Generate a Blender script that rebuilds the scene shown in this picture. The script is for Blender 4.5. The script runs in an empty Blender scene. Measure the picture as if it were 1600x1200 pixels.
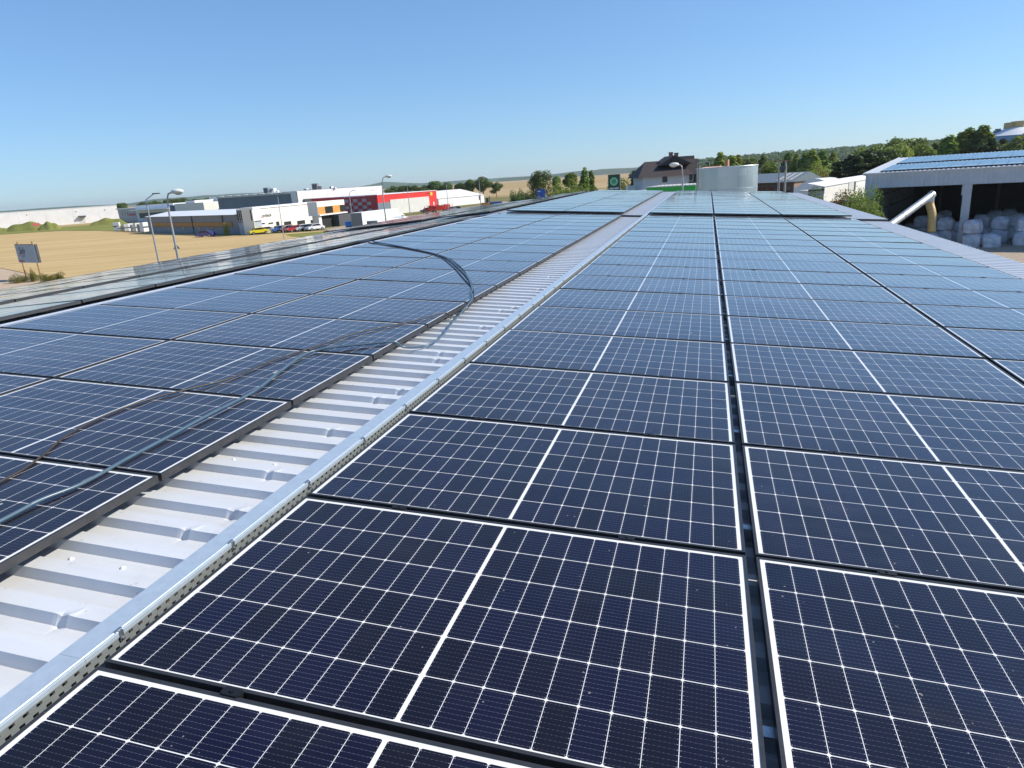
import bpy, bmesh, math, random
import numpy as np
from mathutils import Vector, Matrix
R_ = math.radians
S = bpy.context.scene
COL = S.collection
random.seed(7)
rng = np.random.default_rng(7)

# ------------------------------------------------------------------ camera
F = 1070.2                      # focal length in pixels of the 1600 px wide photograph
AL = R_(3.7)                    # pitch of the solar roof
def _rot(w):
    t = np.linalg.norm(w); k = w/t
    K = np.array([[0,-k[2],k[1]],[k[2],0,-k[0]],[-k[1],k[0],0]])
    return np.eye(3)+np.sin(t)*K+(1-np.cos(t))*K@K
RC = np.array([[1,0,0],[0,0,-1],[0,1,0.]])@_rot(np.array([0.30598894,0.03989662,-0.26480375]))
WR = np.array([[math.cos(AL),0,math.sin(AL)],[0,1,0],[-math.sin(AL),0,math.cos(AL)]])
CP = WR@np.array([1.51808494,-1.22058444,1.31307465])
OFF = np.array([0,0,8.0-CP[2]])   # roof origin in the world, the ground is z = 0
C = CP+OFF
RW = RC@WR.T
UP = RW@np.array([0,0,1.])
def ray(x,y): return RW.T@np.array([(x-800)/F,(y-600)/F,1.0])
def hor(x): return 600-F*(UP[0]*(x-800)/F+UP[2])/UP[1]
def P(x,y,D): return Vector(C+ray(x,y)*D)
def G(x,D,y=None):      # ground point below picture column x at depth D; y is the picture height where x was read (default: the ground itself)
    if y is None: y = hor(x)+8*F/D*1.004
    q = C+ray(x,y)*D; return Vector((q[0],q[1],0))
def GZ(x,y,z=0.0):
    d = ray(x,y); return Vector(C+d*((z-C[2])/d[2]))
def proj(X):
    c = RW@(np.array(X,float)-C); return (800+F*c[0]/c[2], 600+F*c[1]/c[2], c[2])
def RF(u,v,n=0.0): return Vector(WR@np.array([u,v,n])+OFF)
def seen(X, m=0):
    x,y,z = proj(X); return z > 0.05 and -m < x < 1600+m and -m < y < 1200+m

cam = bpy.data.cameras.new('camera'); camo = bpy.data.objects.new('camera', cam); COL.objects.link(camo)
cam.sensor_fit = 'HORIZONTAL'; cam.sensor_width = 36; cam.lens = F/1600*36
cam.clip_start = 0.05; cam.clip_end = 30000
M = Matrix(((RW[0][0],-RW[1][0],-RW[2][0],C[0]),(RW[0][1],-RW[1][1],-RW[2][1],C[1]),(RW[0][2],-RW[1][2],-RW[2][2],C[2]),(0,0,0,1)))
camo.matrix_world = M
S.camera = camo

# ------------------------------------------------------------------ sky, sun, exposure
SUN_EL = R_(37); SUN_AZ = R_(70)      # azimuth measured from +Y towards +X
w = bpy.data.worlds.new('World'); S.world = w; w.use_nodes = True
nt = w.node_tree; nt.nodes.clear()
sky = nt.nodes.new('ShaderNodeTexSky'); sky.sky_type = 'NISHITA'; sky.sun_disc = False
sky.sun_elevation = SUN_EL; sky.sun_rotation = SUN_AZ; sky.altitude = 300
sky.air_density = 1.0; sky.dust_density = 0.1; sky.ozone_density = 6.0
bg = nt.nodes.new('ShaderNodeBackground'); bg.inputs[1].default_value = 0.15
out = nt.nodes.new('ShaderNodeOutputWorld')
gm = nt.nodes.new('ShaderNodeGamma'); gm.inputs[1].default_value = .70      # the phone's flattening of the sky's range
tn = nt.nodes.new('ShaderNodeMix'); tn.data_type = 'RGBA'; tn.blend_type = 'MULTIPLY'; tn.inputs[0].default_value = 1; tn.inputs[7].default_value = (.86,1.12,1.39,1)
nt.links.new(sky.outputs[0], gm.inputs[0]); nt.links.new(gm.outputs[0], tn.inputs[6]); nt.links.new(tn.outputs[2], bg.inputs[0]); nt.links.new(bg.outputs[0], out.inputs[0])
sl = bpy.data.lights.new('sun', 'SUN'); sl.energy = 5.0; sl.angle = R_(0.53); sl.color = (1.0,0.93,0.82)
so = bpy.data.objects.new('sun', sl); COL.objects.link(so)
sd = Vector((math.sin(SUN_AZ)*math.cos(SUN_EL), math.cos(SUN_AZ)*math.cos(SUN_EL), math.sin(SUN_EL)))
so.rotation_euler = sd.to_track_quat('Z','Y').to_euler(); so.location = (0,0,60)
vs = S.view_settings; vs.view_transform = 'Standard'; vs.look = 'None'; vs.exposure = 0.28; vs.gamma = 1.0

# ------------------------------------------------------------------ materials
class NG:
    def __init__(s, m): s.t = m.node_tree; s.n = s.t.nodes; s.l = s.t.links
    def node(s, typ, **kw):
        n = s.n.new(typ)
        for k,v in kw.items(): setattr(n,k,v)
        return n
    def put(s, sock, v):
        if isinstance(v, bpy.types.NodeSocket): s.l.new(v, sock)
        elif v is not None: sock.default_value = v
    def m(s, op, a, b=None, c=None):
        n = s.node('ShaderNodeMath', operation=op)
        for i,v in enumerate((a,b,c)):
            if v is not None: s.put(n.inputs[i], v)
        return n.outputs[0]
    def mix(s, f, a, b, blend='MIX'):
        n = s.node('ShaderNodeMix', data_type='RGBA', blend_type=blend)
        s.put(n.inputs[0], f)
        for i,v in ((6,a),(7,b)):
            if not isinstance(v, bpy.types.NodeSocket): v = (*v,1) if len(v)==3 else v
            s.put(n.inputs[i], v)
        return n.outputs[2]
    def noise(s, vec, scale, detail=3, rough=.5, out=0):
        n = s.node('ShaderNodeTexNoise'); s.put(n.inputs['Vector'], vec)
        n.inputs['Scale'].default_value = scale; n.inputs['Detail'].default_value = detail; n.inputs['Roughness'].default_value = rough
        return n.outputs[out]
    def ramp(s, f, a, b):   # smooth 0..1 between a and b
        n = s.node('ShaderNodeMapRange'); n.inputs['From Min'].default_value = a; n.inputs['From Max'].default_value = b
        s.put(n.inputs['Value'], f); return n.outputs[0]
MATS = {}
def mat(name, col, rough=.6, metal=0, var=.12, scale=3.0, bump=0, bscale=30, coat=0, spec=.5, col2=None, dirt=0, world=False):
    if name in MATS: return MATS[name]
    m = bpy.data.materials.new(name); m.use_nodes = True; g = NG(m); b = g.n['Principled BSDF']
    tc = g.node('ShaderNodeTexCoord'); vec = tc.outputs['Object']
    if world: vec = g.node('ShaderNodeNewGeometry').outputs['Position']
    c2 = col2 or tuple(max(0,x*(1-var*2)) for x in col)
    c1 = tuple(min(1,x*(1+var*.5)) for x in col) if not col2 else col
    f = g.ramp(g.noise(vec, scale, 5, .6), .3, .7)
    c = g.mix(f, c1, c2)
    if dirt:
        d = g.ramp(g.noise(vec, scale*.35, 6, .65), .5, .75)
        c = g.mix(g.m('MULTIPLY', d, dirt), c, (.16,.13,.09))
    g.put(b.inputs['Base Color'], c)
    rn = g.noise(vec, scale*2.3, 4)
    g.put(b.inputs['Roughness'], g.m('ADD', g.m('MULTIPLY', rn, .2), rough-.1))
    b.inputs['Metallic'].default_value = metal; b.inputs['Coat Weight'].default_value = coat
    b.inputs['Specular IOR Level'].default_value = spec
    if bump:
        bn = g.node('ShaderNodeBump'); bn.inputs['Strength'].default_value = bump; bn.inputs['Distance'].default_value = .02
        g.put(bn.inputs['Height'], g.noise(vec, bscale, 4)); g.put(b.inputs['Normal'], bn.outputs[0])
    MATS[name] = m; return m
def leafmat(name, c1, c2, c3):
    m = bpy.data.materials.new(name); m.use_nodes = True; g = NG(m); b = g.n['Principled BSDF']
    geo = g.node('ShaderNodeNewGeometry'); oi = g.node('ShaderNodeObjectInfo')
    tc = g.node('ShaderNodeTexCoord')
    big = g.ramp(g.noise(tc.outputs['Object'], .6, 3), .35, .65)
    c = g.mix(big, c1, c2)
    c = g.mix(g.m('MULTIPLY', geo.outputs['Random Per Island'], .6), c, c3)
    hs = g.node('ShaderNodeHueSaturation')
    g.put(hs.inputs['Hue'], g.m('ADD', g.m('MULTIPLY', oi.outputs['Random'], .04), .48))
    g.put(hs.inputs['Value'], g.m('ADD', g.m('MULTIPLY', oi.outputs['Random'], .4), .8)); g.put(hs.inputs['Color'], c)
    g.put(b.inputs['Base Color'], hs.outputs[0]); b.inputs['Roughness'].default_value = .55
    b.inputs['Specular IOR Level'].default_value = .3
    tr = g.node('ShaderNodeBsdfTranslucent'); g.put(tr.inputs[0], g.mix(1.0, hs.outputs[0], (1.35,1.3,.7), 'MULTIPLY'))
    mx = g.node('ShaderNodeMixShader'); mx.inputs[0].default_value = .35
    g.l.new(b.outputs[0], mx.inputs[1]); g.l.new(tr.outputs[0], mx.inputs[2]); g.l.new(mx.outputs[0], g.n['Material Output'].inputs[0])
    MATS[name] = m; return m

def cell_material():
    m = bpy.data.materials.new('solar_cells'); m.use_nodes = True; g = NG(m); b = g.n['Principled BSDF']
    tc = g.node('ShaderNodeTexCoord'); sp = g.node('ShaderNodeSeparateXYZ'); g.l.new(tc.outputs['Object'], sp.inputs[0])
    X,Y = sp.outputs[0], sp.outputs[1]
    oi = g.node('ShaderNodeObjectInfo')
    px, py = .0846, .1663
    ax = g.m('SUBTRACT', g.m('ABSOLUTE', X), .0058)
    cx = g.m('DIVIDE', ax, px); fx = g.m('FRACT', cx)
    cy = g.m('DIVIDE', g.m('ADD', Y, 3*py+.0042), py); fy = g.m('FRACT', cy)
    inx = g.m('MULTIPLY', g.m('GREATER_THAN', ax, 0), g.m('LESS_THAN', ax, 10*px))
    iny = g.m('MULTIPLY', g.m('GREATER_THAN', cy, 0), g.m('LESS_THAN', cy, 6))
    dx = g.m('MULTIPLY', g.m('MINIMUM', fx, g.m('SUBTRACT', 1, fx)), px)
    dy = g.m('MULTIPLY', g.m('MINIMUM', fy, g.m('SUBTRACT', 1, fy)), py)
    cell = g.m('MULTIPLY', g.m('GREATER_THAN', dx, .0009), g.m('GREATER_THAN', dy, .0014))
    cell = g.m('MULTIPLY', cell, g.m('GREATER_THAN', g.m('ADD', dx, dy), .0068))
    cell = g.m('MULTIPLY', cell, g.m('MULTIPLY', inx, iny))
    # busbars run across each cell, along the long side of the panel
    fb = g.m('FRACT', g.m('MULTIPLY', fy, 10)); db = g.m('ABSOLUTE', g.m('SUBTRACT', fb, .5))
    bar = g.m('LESS_THAN', db, .016)
    pad = g.m('MULTIPLY', g.m('LESS_THAN', db, .045), g.m('LESS_THAN', g.m('FRACT', g.m('MULTIPLY', fx, 7)), .22))
    cmb = g.node('ShaderNodeCombineXYZ')
    g.put(cmb.inputs[0], g.m('FLOOR', g.m('DIVIDE', X, px))); g.put(cmb.inputs[1], g.m('FLOOR', cy)); g.put(cmb.inputs[2], g.m('MULTIPLY', oi.outputs['Random'], 57))
    wn = g.node('ShaderNodeTexWhiteNoise'); g.l.new(cmb.outputs[0], wn.inputs['Vector'])
    c = g.mix(wn.outputs['Value'], (.0050,.0036,.0080), (.0048,.0042,.021))
    c = g.mix(g.m('MULTIPLY', oi.outputs['Random'], .5), c, (.0045,.0038,.013))
    # faint fingers, then bars and pads
    c = g.mix(g.m('MULTIPLY', bar, g.m('ADD', .16, g.m('MULTIPLY', wn.outputs['Value'], .34))), c, (.24,.25,.33))
    edge_pad = g.m('MULTIPLY', g.m('LESS_THAN', db, .05), g.m('MULTIPLY', g.m('GREATER_THAN', dx, .003), g.m('LESS_THAN', dx, .006)))
    c = g.mix(g.m('MULTIPLY', pad, .17), c, (.45,.46,.5)); c = g.mix(g.m('MULTIPLY', edge_pad, .6), c, (.5,.5,.56))
    col = g.mix(cell, (.80,.79,.76), c)
    # thin dust film and a few specks
    ps = g.node('ShaderNodeNewGeometry').outputs['Position']
    mpd = g.node('ShaderNodeMapping'); mpd.inputs['Scale'].default_value = (.7,2.6,1); g.l.new(ps, mpd.inputs[0])
    dust = g.ramp(g.noise(ps, 1.7, 6, .7), .35, .8)
    col = g.mix(g.m('MULTIPLY', dust, .014), col, (.45,.42,.38))
    wm = g.m('MULTIPLY', g.ramp(g.noise(mpd.outputs[0], 1.3, 5, .7), .56, .68), g.m('ADD', .3, oi.outputs['Random']))
    col = g.mix(g.m('MULTIPLY', wm, .022), col, (.50,.47,.42))
    spk = g.m('GREATER_THAN', g.noise(ps, 55, 1, .5), .80)
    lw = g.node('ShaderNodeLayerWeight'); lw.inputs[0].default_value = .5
    graze = g.m('POWER', lw.outputs['Facing'], 7.0)            # low-angle dust film plus sky sheen painted into the base colour
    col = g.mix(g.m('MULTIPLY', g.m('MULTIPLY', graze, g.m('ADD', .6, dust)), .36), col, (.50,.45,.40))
    drp = g.m('GREATER_THAN', g.noise(ps, 9, 1, .5), .832)
    col = g.mix(g.m('MULTIPLY', drp, .75), col, (.62,.60,.55))
    col = g.mix(g.m('MULTIPLY', spk, .35), col, (.6,.56,.5))
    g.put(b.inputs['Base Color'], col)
    b.inputs['Roughness'].default_value = .38; b.inputs['Specular IOR Level'].default_value = .05
    b.inputs['Coat Weight'].default_value = 1.0; mpv = g.node('ShaderNodeMapping'); mpv.inputs['Scale'].default_value = (.9,3.2,1); g.l.new(ps, mpv.inputs[0])
    smear = g.ramp(g.noise(mpv.outputs[0], .9, 4, .6), .54, .66)      # wiping marks and film on the glass
    g.put(b.inputs['Coat IOR'], g.m('ADD', 1.42, g.m('MULTIPLY', smear, .16)))
    g.put(b.inputs['Coat Roughness'], g.m('ADD', g.m('MULTIPLY', dust, .05), .05))
    # glass is never quite flat: slow waves, stronger near the short ends where the frame grips it
    ends = g.ramp(g.m('ABSOLUTE', X), .76, .866)
    vadd = g.node('ShaderNodeVectorMath', operation='ADD'); g.l.new(tc.outputs['Object'], vadd.inputs[0])
    cb2 = g.node('ShaderNodeCombineXYZ')
    g.put(cb2.inputs[0], g.m('MULTIPLY', oi.outputs['Random'], 31)); g.put(cb2.inputs[2], g.m('MULTIPLY', oi.outputs['Random'], 17)); g.l.new(cb2.outputs[0], vadd.inputs[1])
    hn = g.noise(vadd.outputs[0], 1.6, 2, .45)
    hn2 = g.m('MULTIPLY', g.noise(vadd.outputs[0], 6.0, 2, .4), ends)
    e2 = g.m('MULTIPLY', g.m('MULTIPLY', ends, ends), g.m('ADD', .3, g.noise(vadd.outputs[0], 2.2, 2, .4)))
    h = g.m('ADD', g.m('ADD', g.m('MULTIPLY', hn, .007), g.m('MULTIPLY', hn2, .0025)), g.m('MULTIPLY', e2, -.0028))
    bn = g.node('ShaderNodeBump'); bn.inputs['Strength'].default_value = 1; bn.inputs['Distance'].default_value = 1
    g.put(bn.inputs['Height'], h); g.l.new(bn.outputs[0], b.inputs['Coat Normal'])
    return m

PH_, RP_ = .425, .1912
def sheet_material():
    m = bpy.data.materials.new('painted_trapezoid_sheet'); m.use_nodes = True; g = NG(m); b = g.n['Principled BSDF']
    v = g.node('ShaderNodeTexCoord').outputs['Object']
    mp = g.node('ShaderNodeMapping'); mp.inputs['Scale'].default_value = (.6,5,1); g.l.new(v, mp.inputs[0])
    st = g.ramp(g.noise(mp.outputs[0], 2.2, 6, .65), .35, .8)
    c = g.mix(g.m('MULTIPLY', st, .55), (.64,.665,.695), (.52,.51,.48))
    sp = g.m('GREATER_THAN', g.noise(v, 38, 2, .6), .72)
    c = g.mix(g.m('MULTIPLY', sp, .45), c, (.35,.30,.25))
    sx_ = g.node('ShaderNodeSeparateXYZ'); g.l.new(v, sx_.inputs[0])
    tr_ = g.m('FRACT', g.m('DIVIDE', g.m('SUBTRACT', sx_.outputs[1], PH_), RP_))
    pan = g.m('MULTIPLY', g.m('GREATER_THAN', tr_, .45), g.m('LESS_THAN', tr_, .92))
    c = g.mix(g.m('MULTIPLY', g.m('MULTIPLY', pan, g.ramp(g.noise(mp.outputs[0], .8, 6, .7), .3, .75)), .25), c, (.36,.33,.28))
    sc_ = g.ramp(g.noise(v, 2.7, 5, .75), .58, .70)
    c = g.mix(g.m('MULTIPLY', sc_, .22), c, (.30,.29,.28))
    g.put(b.inputs['Base Color'], c)
    g.put(b.inputs['Roughness'], g.m('ADD', .36, g.m('MULTIPLY', st, .18)))
    b.inputs['Coat Weight'].default_value = .7; b.inputs['Coat Roughness'].default_value = .42
    bn = g.node('ShaderNodeBump'); bn.inputs['Strength'].default_value = .25; bn.inputs['Distance'].default_value = .01
    g.put(bn.inputs['Height'], g.noise(v, 5, 3)); g.l.new(bn.outputs[0], b.inputs['Normal'])
    return m
def slot_material():
    m = bpy.data.materials.new('perforated_galvanised_steel'); m.use_nodes = True; g = NG(m); b = g.n['Principled BSDF']
    tc = g.node('ShaderNodeTexCoord'); sp = g.node('ShaderNodeSeparateXYZ'); g.l.new(tc.outputs['Object'], sp.inputs[0])
    Y,Z = sp.outputs[1], sp.outputs[2]
    def row(z, ph):
        f = g.m('FRACT', g.m('ADD', g.m('DIVIDE', Y, .0385), ph))
        return g.m('MULTIPLY', g.m('LESS_THAN', f, .42), g.m('LESS_THAN', g.m('ABSOLUTE', g.m('SUBTRACT', Z, z)), .0042))
    hole = g.m('MAXIMUM', row(-.024,0), row(-.046,.38))
    n = g.noise(tc.outputs['Object'], 60, 3)
    g.put(b.inputs['Base Color'], g.mix(n, (.36,.40,.39), (.28,.31,.31))); b.inputs['Metallic'].default_value = .55; b.inputs['Roughness'].default_value = .5
    tr = g.node('ShaderNodeBsdfTransparent'); mx = g.node('ShaderNodeMixShader')
    g.put(mx.inputs[0], hole); g.l.new(b.outputs[0], mx.inputs[1]); g.l.new(tr.outputs[0], mx.inputs[2]); g.l.new(mx.outputs[0], g.n['Material Output'].inputs[0])
    return m
CELL = cell_material(); SHEET = sheet_material(); SLOT = slot_material()
FRAME = mat('black_anodised_frame', (.075,.075,.078), .40, .6, .1, 20)
GALV = mat('galvanised_lid', (.56,.65,.72), .36, .45, .05, 25)
STEEL = mat('zinc_steel', (.55,.56,.57), .35, .9, .1, 30)
WHITEP = mat('white_sheet_wall', (.80,.80,.78), .6, 0, .05, .3, dirt=.08)
CREAM = mat('cream_render', (.80,.76,.68), .75, 0, .04, .5, dirt=.05)
GREYW = mat('grey_cladding', (.23,.22,.22), .6, 0, .08, .4)
BLUEG = mat('blue_grey_cladding', (.17,.21,.25), .55, 0, .08, .3)
DARK = mat('dark_glass', (.02,.025,.03), .12, 0, .1, 1, spec=.8)
DGREY = mat('dark_grey_panel', (.075,.08,.085), .55, 0, .1, 1)
ORANGE = mat('ochre_panel', (.62,.28,.06), .6, 0, .08, 1)
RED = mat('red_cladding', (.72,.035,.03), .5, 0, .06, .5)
RED_SHADED = mat('shaded_red_cladding', (.42,.03,.045), .55, 0, .06, .5)  # red cladding with the wing's shade put into the colour; also colours joints
PALEG = mat('pale_grey_render', (.62,.62,.58), .7, 0, .06, .6)
ROOFW = mat('white_roof_membrane', (.82,.83,.84), .5, 0, .05, .2)
TARP = mat('white_tarpaulin', (.84,.82,.76), .5, 0, .06, .5, bump=.3, bscale=2)
BLACKR = mat('black_rubber', (.015,.015,.016), .7, 0, .1, 8)
CABLE = mat('black_cable_sheath', (.045,.036,.03), .5, 0, .1, 8)
BCABLE = mat('grey_blue_hose', (.075,.125,.17), .32, 0, .1, 8)
POLE = mat('weathered_lamp_steel', (.42,.43,.43), .5, .5, .1, 4)
CONC = mat('concrete_post', (.45,.42,.37), .8, 0, .15, 3)
BARK = mat('bark', (.12,.085,.06), .9, 0, .2, 4, bump=.5)
WOOD = mat('bare_wood', (.33,.17,.07), .8, 0, .2, 6)
TILE = mat('dark_brown_roof_tiles', (.05,.036,.036), .75, 0, .2, 2.5, bump=.6, bscale=6)
HWALL = mat('shaded_white_render', (.52,.56,.60), .8, 0, .05, 1)  # white wall with its bluish shade mixed into the colour
BRICK = mat('red_brick', (.36,.17,.10), .85, 0, .2, 6)
GREENP = mat('green_fascia', (.03,.42,.06), .45, 0, .05, 1)
BAG = mat('woven_white_sack', (.62,.66,.72), .65, 0, .2, 2.5, bump=1.0, bscale=7)
STRAP = mat('red_strap', (.40,.06,.08), .7)
SHEDW = mat('light_grey_profiled_sheet', (.50,.54,.58), .55, .1, .06, 1.2)
LEAF_A = leafmat('summer_leaves', (.10,.165,.04), (.19,.27,.06), (.25,.31,.11))
LEAF_B = leafmat('poplar_leaves', (.17,.24,.05), (.29,.36,.075), (.33,.38,.12))
LEAF_C = leafmat('pine_needles', (.022,.045,.02), (.045,.075,.025), (.06,.085,.04))
LEAF_D = leafmat('oak_leaves', (.065,.115,.035), (.12,.18,.055), (.17,.21,.075))
LEAF_Y = leafmat('yellowing_leaves', (.16,.17,.03), (.22,.20,.05), (.26,.24,.07))
LEAF_R = leafmat('rusty_shrub_leaves', (.11,.12,.03), (.12,.18,.04), (.26,.10,.04))
FOR = leafmat('forest_canopy', (.05,.095,.04), (.095,.15,.055), (.14,.19,.07))

# ------------------------------------------------------------------ object helpers
def setp(o, label=None, cat=None, group=None, kind=None):
    if label: o['label'] = label
    if cat: o['category'] = cat
    if group: o['group'] = group
    if kind: o['kind'] = kind
    return o
def thing(name, label, cat, loc=(0,0,0), rot=(0,0,0), group=None):
    o = bpy.data.objects.new(name, None); COL.objects.link(o); o.location = loc; o.rotation_euler = rot
    o.empty_display_size = .2
    return setp(o, label, cat, group)
class MB:
    def __init__(s): s.v = []; s.f = []; s.smooth = False
    def quad(s, a,b,c,d): n = len(s.v); s.v += [tuple(a),tuple(b),tuple(c),tuple(d)]; s.f.append((n,n+1,n+2,n+3)); return s
    def poly(s, pts): n = len(s.v); s.v += [tuple(p) for p in pts]; s.f.append(tuple(range(n,n+len(pts)))); return s
    def box(s, x0,x1,y0,y1,z0,z1):
        n = len(s.v)
        s.v += [(x0,y0,z0),(x1,y0,z0),(x1,y1,z0),(x0,y1,z0),(x0,y0,z1),(x1,y0,z1),(x1,y1,z1),(x0,y1,z1)]
        s.f += [tuple(n+i for i in q) for q in ((0,3,2,1),(4,5,6,7),(0,1,5,4),(1,2,6,5),(2,3,7,6),(3,0,4,7))]; return s
    def prism(s, pts, axis, a, b):   # outline pts in the plane across axis, extruded a..b
        def mk(p,t): return (t,p[0],p[1]) if axis=='x' else ((p[0],t,p[1]) if axis=='y' else (p[0],p[1],t))
        n = len(s.v); k = len(pts)
        s.v += [mk(p,a) for p in pts]+[mk(p,b) for p in pts]
        s.f.append(tuple(n+i for i in range(k))); s.f.append(tuple(n+k+i for i in reversed(range(k))))
        for i in range(k): j = (i+1)%k; s.f.append((n+i,n+k+i,n+k+j,n+j))
        return s
    def tube(s, pts, r, seg=8, cap=True):
        pts = [Vector(p) for p in pts]; n0 = len(s.v); k = len(pts)
        rr = r if isinstance(r,(list,tuple)) else [r]*k
        t0 = None; nrm = None
        for i,p in enumerate(pts):
            t = (pts[min(i+1,k-1)]-pts[max(i-1,0)]).normalized()
            if nrm is None: nrm = t.orthogonal().normalized()
            else: nrm = (nrm-t*nrm.dot(t)).normalized()
            bn = t.cross(nrm)
            for j in range(seg):
                a = 2*math.pi*j/seg; s.v.append(tuple(p+(nrm*math.cos(a)+bn*math.sin(a))*rr[i]))
        for i in range(k-1):
            for j in range(seg):
                a = n0+i*seg+j; b = n0+i*seg+(j+1)%seg; s.f.append((a,b,b+seg,a+seg))
        if cap: s.f.append(tuple(n0+j for j in reversed(range(seg)))); s.f.append(tuple(n0+(k-1)*seg+j for j in range(seg)))
        return s
    def sphere(s, c, r, seg=10, ring=6, sc=(1,1,1), zmin=-1):
        n0 = len(s.v)
        for i in range(ring+1):
            th = math.pi*i/ring; zz = max(math.cos(th),zmin)
            for j in range(seg):
                a = 2*math.pi*j/seg
                s.v.append((c[0]+r*sc[0]*math.sin(th)*math.cos(a), c[1]+r*sc[1]*math.sin(th)*math.sin(a), c[2]+r*sc[2]*zz))
        for i in range(ring):
            for j in range(seg):
                a = n0+i*seg+j; b = n0+i*seg+(j+1)%seg; s.f.append((a,a+seg,b+seg,b))
        return s
    def build(s, name, m, parent=None, smooth=None, bevel=0, label=None):
        me = bpy.data.meshes.new(name); me.from_pydata(s.v, [], s.f); me.materials.append(m)
        if smooth or (smooth is None and s.smooth): me.shade_smooth()
        me.validate(); me.update()
        o = bpy.data.objects.new(name, me); COL.objects.link(o)
        if bevel:
            bm = bmesh.new(); bm.from_mesh(me); bmesh.ops.remove_doubles(bm, verts=bm.verts, dist=1e-5)
            bmesh.ops.recalc_face_normals(bm, faces=bm.faces)
            bmesh.ops.bevel(bm, geom=bm.edges[:], offset=bevel, segments=2, affect='EDGES', clamp_overlap=True); bm.to_mesh(me); bm.free()
        if parent: o.parent = parent
        if label: o['label'] = label
        return o
def copy_tree(o, parent=None):
    c = o.copy(); COL.objects.link(c); c.parent = parent
    for ch in list(o.children): copy_tree(ch, c)
    return c
def text_obj(name, txt, size, m, parent, loc, rot=(math.pi/2,0,0), depth=.02, shear=0, align='LEFT', sx=1.0):
    cu = bpy.data.curves.new(name, 'FONT'); cu.body = txt; cu.size = size; cu.extrude = depth; cu.shear = shear; cu.align_x = align
    t = bpy.data.objects.new(name+'_tmp', cu); COL.objects.link(t)
    dg = bpy.context.evaluated_depsgraph_get(); me = bpy.data.meshes.new_from_object(t.evaluated_get(dg))
    bpy.data.objects.remove(t); me.materials.clear(); me.materials.append(m)
    o = bpy.data.objects.new(name, me); COL.objects.link(o); o.parent = parent; o.location = loc; o.rotation_euler = rot; o.scale = (sx,1,1)
    return o
ORD = ['first','second','third','fourth','fifth','sixth','seventh','eighth','ninth','tenth','eleventh','twelfth','thirteenth','fourteenth','fifteenth','sixteenth','seventeenth','eighteenth','nineteenth','twentieth','twenty-first','twenty-second','twenty-third','twenty-fourth']

# ------------------------------------------------------------------ our own roof (the warehouse we stand on)
PITCH_V = 1.0589; PW = 1.755; PL = 1.038
ZTOP = -.085; RIBH = .034; RP = .1912; PH = .425
RIDGE_U = -4.55; V0 = -4.0; VS = 19.30; VE = 38.75; UE = 6.22
ridge = RF(RIDGE_U,0,0)
wh = thing('warehouse', 'low pitched warehouse with pale trapezoid sheet roof carrying the solar panels', 'building', (0,0,0))
def profile(v):
    t = ((v-PH)%RP)/RP         # 0 = front edge of the rib top
    if t < .36: return ZTOP
    if t < .46: return ZTOP-RIBH*(t-.36)/.10
    if t < .90: return ZTOP-RIBH
    return ZTOP-RIBH*(1-(t-.90)/.10)
BRK = (0,.36,.46,.90)
def vlist(a,b,fine=False):
    out = [a]; k = math.floor((a-PH)/RP)-1
    while PH+k*RP < b:
        for t in (BRK if not fine else (0,.05,.12,.28,.36,.41,.46,.66,.84,.90,.925,.95,.975)):
            x = PH+(k+t)*RP
            if a+1e-4 < x < b-1e-4: out.append(x)
        k += 1
    return sorted(out)+[b]
DENTS = []
k = 0
for kk in range(-6,46):
    if kk in (-1,2,3,5,8,11,12,16,17,22,26,27,33,38): DENTS.append((-.33-.04*((kk*7)%3), PH+kk*RP-.010))
def sheet(name, a, b, ulist, dz, to_world, dent=False, fine=False):
    vl = vlist(a,b,fine); mb = MB(); nv = len(vl)
    for u in ulist:
        for v in vl:
            z = profile(v)+dz
            if dent:
                for du,dv in DENTS:
                    q = ((u-du)/.013)**2+((v-dv)/.016)**2
                    if q < 8: z -= .013*math.exp(-q)
                    q = ((u-du-.022-(v-dv)*.6)/.012)**2+((v-dv-.02)/.022)**2
                    if q < 8: z += .0045*math.exp(-q)
            mb.v.append(tuple(to_world(u,v,z)))
    for i in range(len(ulist)-1):
        for j in range(nv-1):
            n = i*nv+j; mb.f.append((n,n+nv,n+nv+1,n+1))
    o = mb.build(name, SHEET, wh)
    if fine:
        pass
    return o
def RO(w,v,n=0):   # other slope: w runs down the far side of the ridge
    ca, sa = math.cos(AL), math.sin(AL)
    return Vector((ridge.x-w*ca-n*sa, v, ridge.z-w*sa+n*ca))
fu = [-.92+.0145*i for i in range(57)]
sheet('roof_sheet', V0, 9.0, [RIDGE_U,-2,-1]+fu+[-.05,2,4,UE], 0, RF, True, True)
sheet('roof_sheet', 9.0, VS, [RIDGE_U,-2,0,3,UE], 0, RF)
sheet('roof_sheet', VS, VE, [RIDGE_U,-2,0,3,UE], .055, RF)
sheet('roof_sheet', V0, VS, [0,3,6.6], 0, RO)
sheet('roof_sheet', VS, VE, [0,3,6.6], .055, RO)
# dark step closing the raised half of the roof
mb = MB()
for a,b in ((RIDGE_U,UE),):
    mb.quad(RF(a,VS-.004,ZTOP-RIBH-.05),RF(b,VS-.004,ZTOP-RIBH-.05),RF(b,VS-.004,ZTOP+.052),RF(a,VS-.004,ZTOP+.052))
mb.build('roof_step', FRAME, wh)
mb = MB(); a = RF(UE-.05,V0,-.17); b = RO(6.5,V0,-.17)
mb.prism([(b.x,0),(a.x,0),(a.x,a.z-.03),(ridge.x,ridge.z-.22),(b.x,b.z-.03)], 'y', V0+.1, VE-.1); mb.build('wall', WHITEP, wh)
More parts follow.
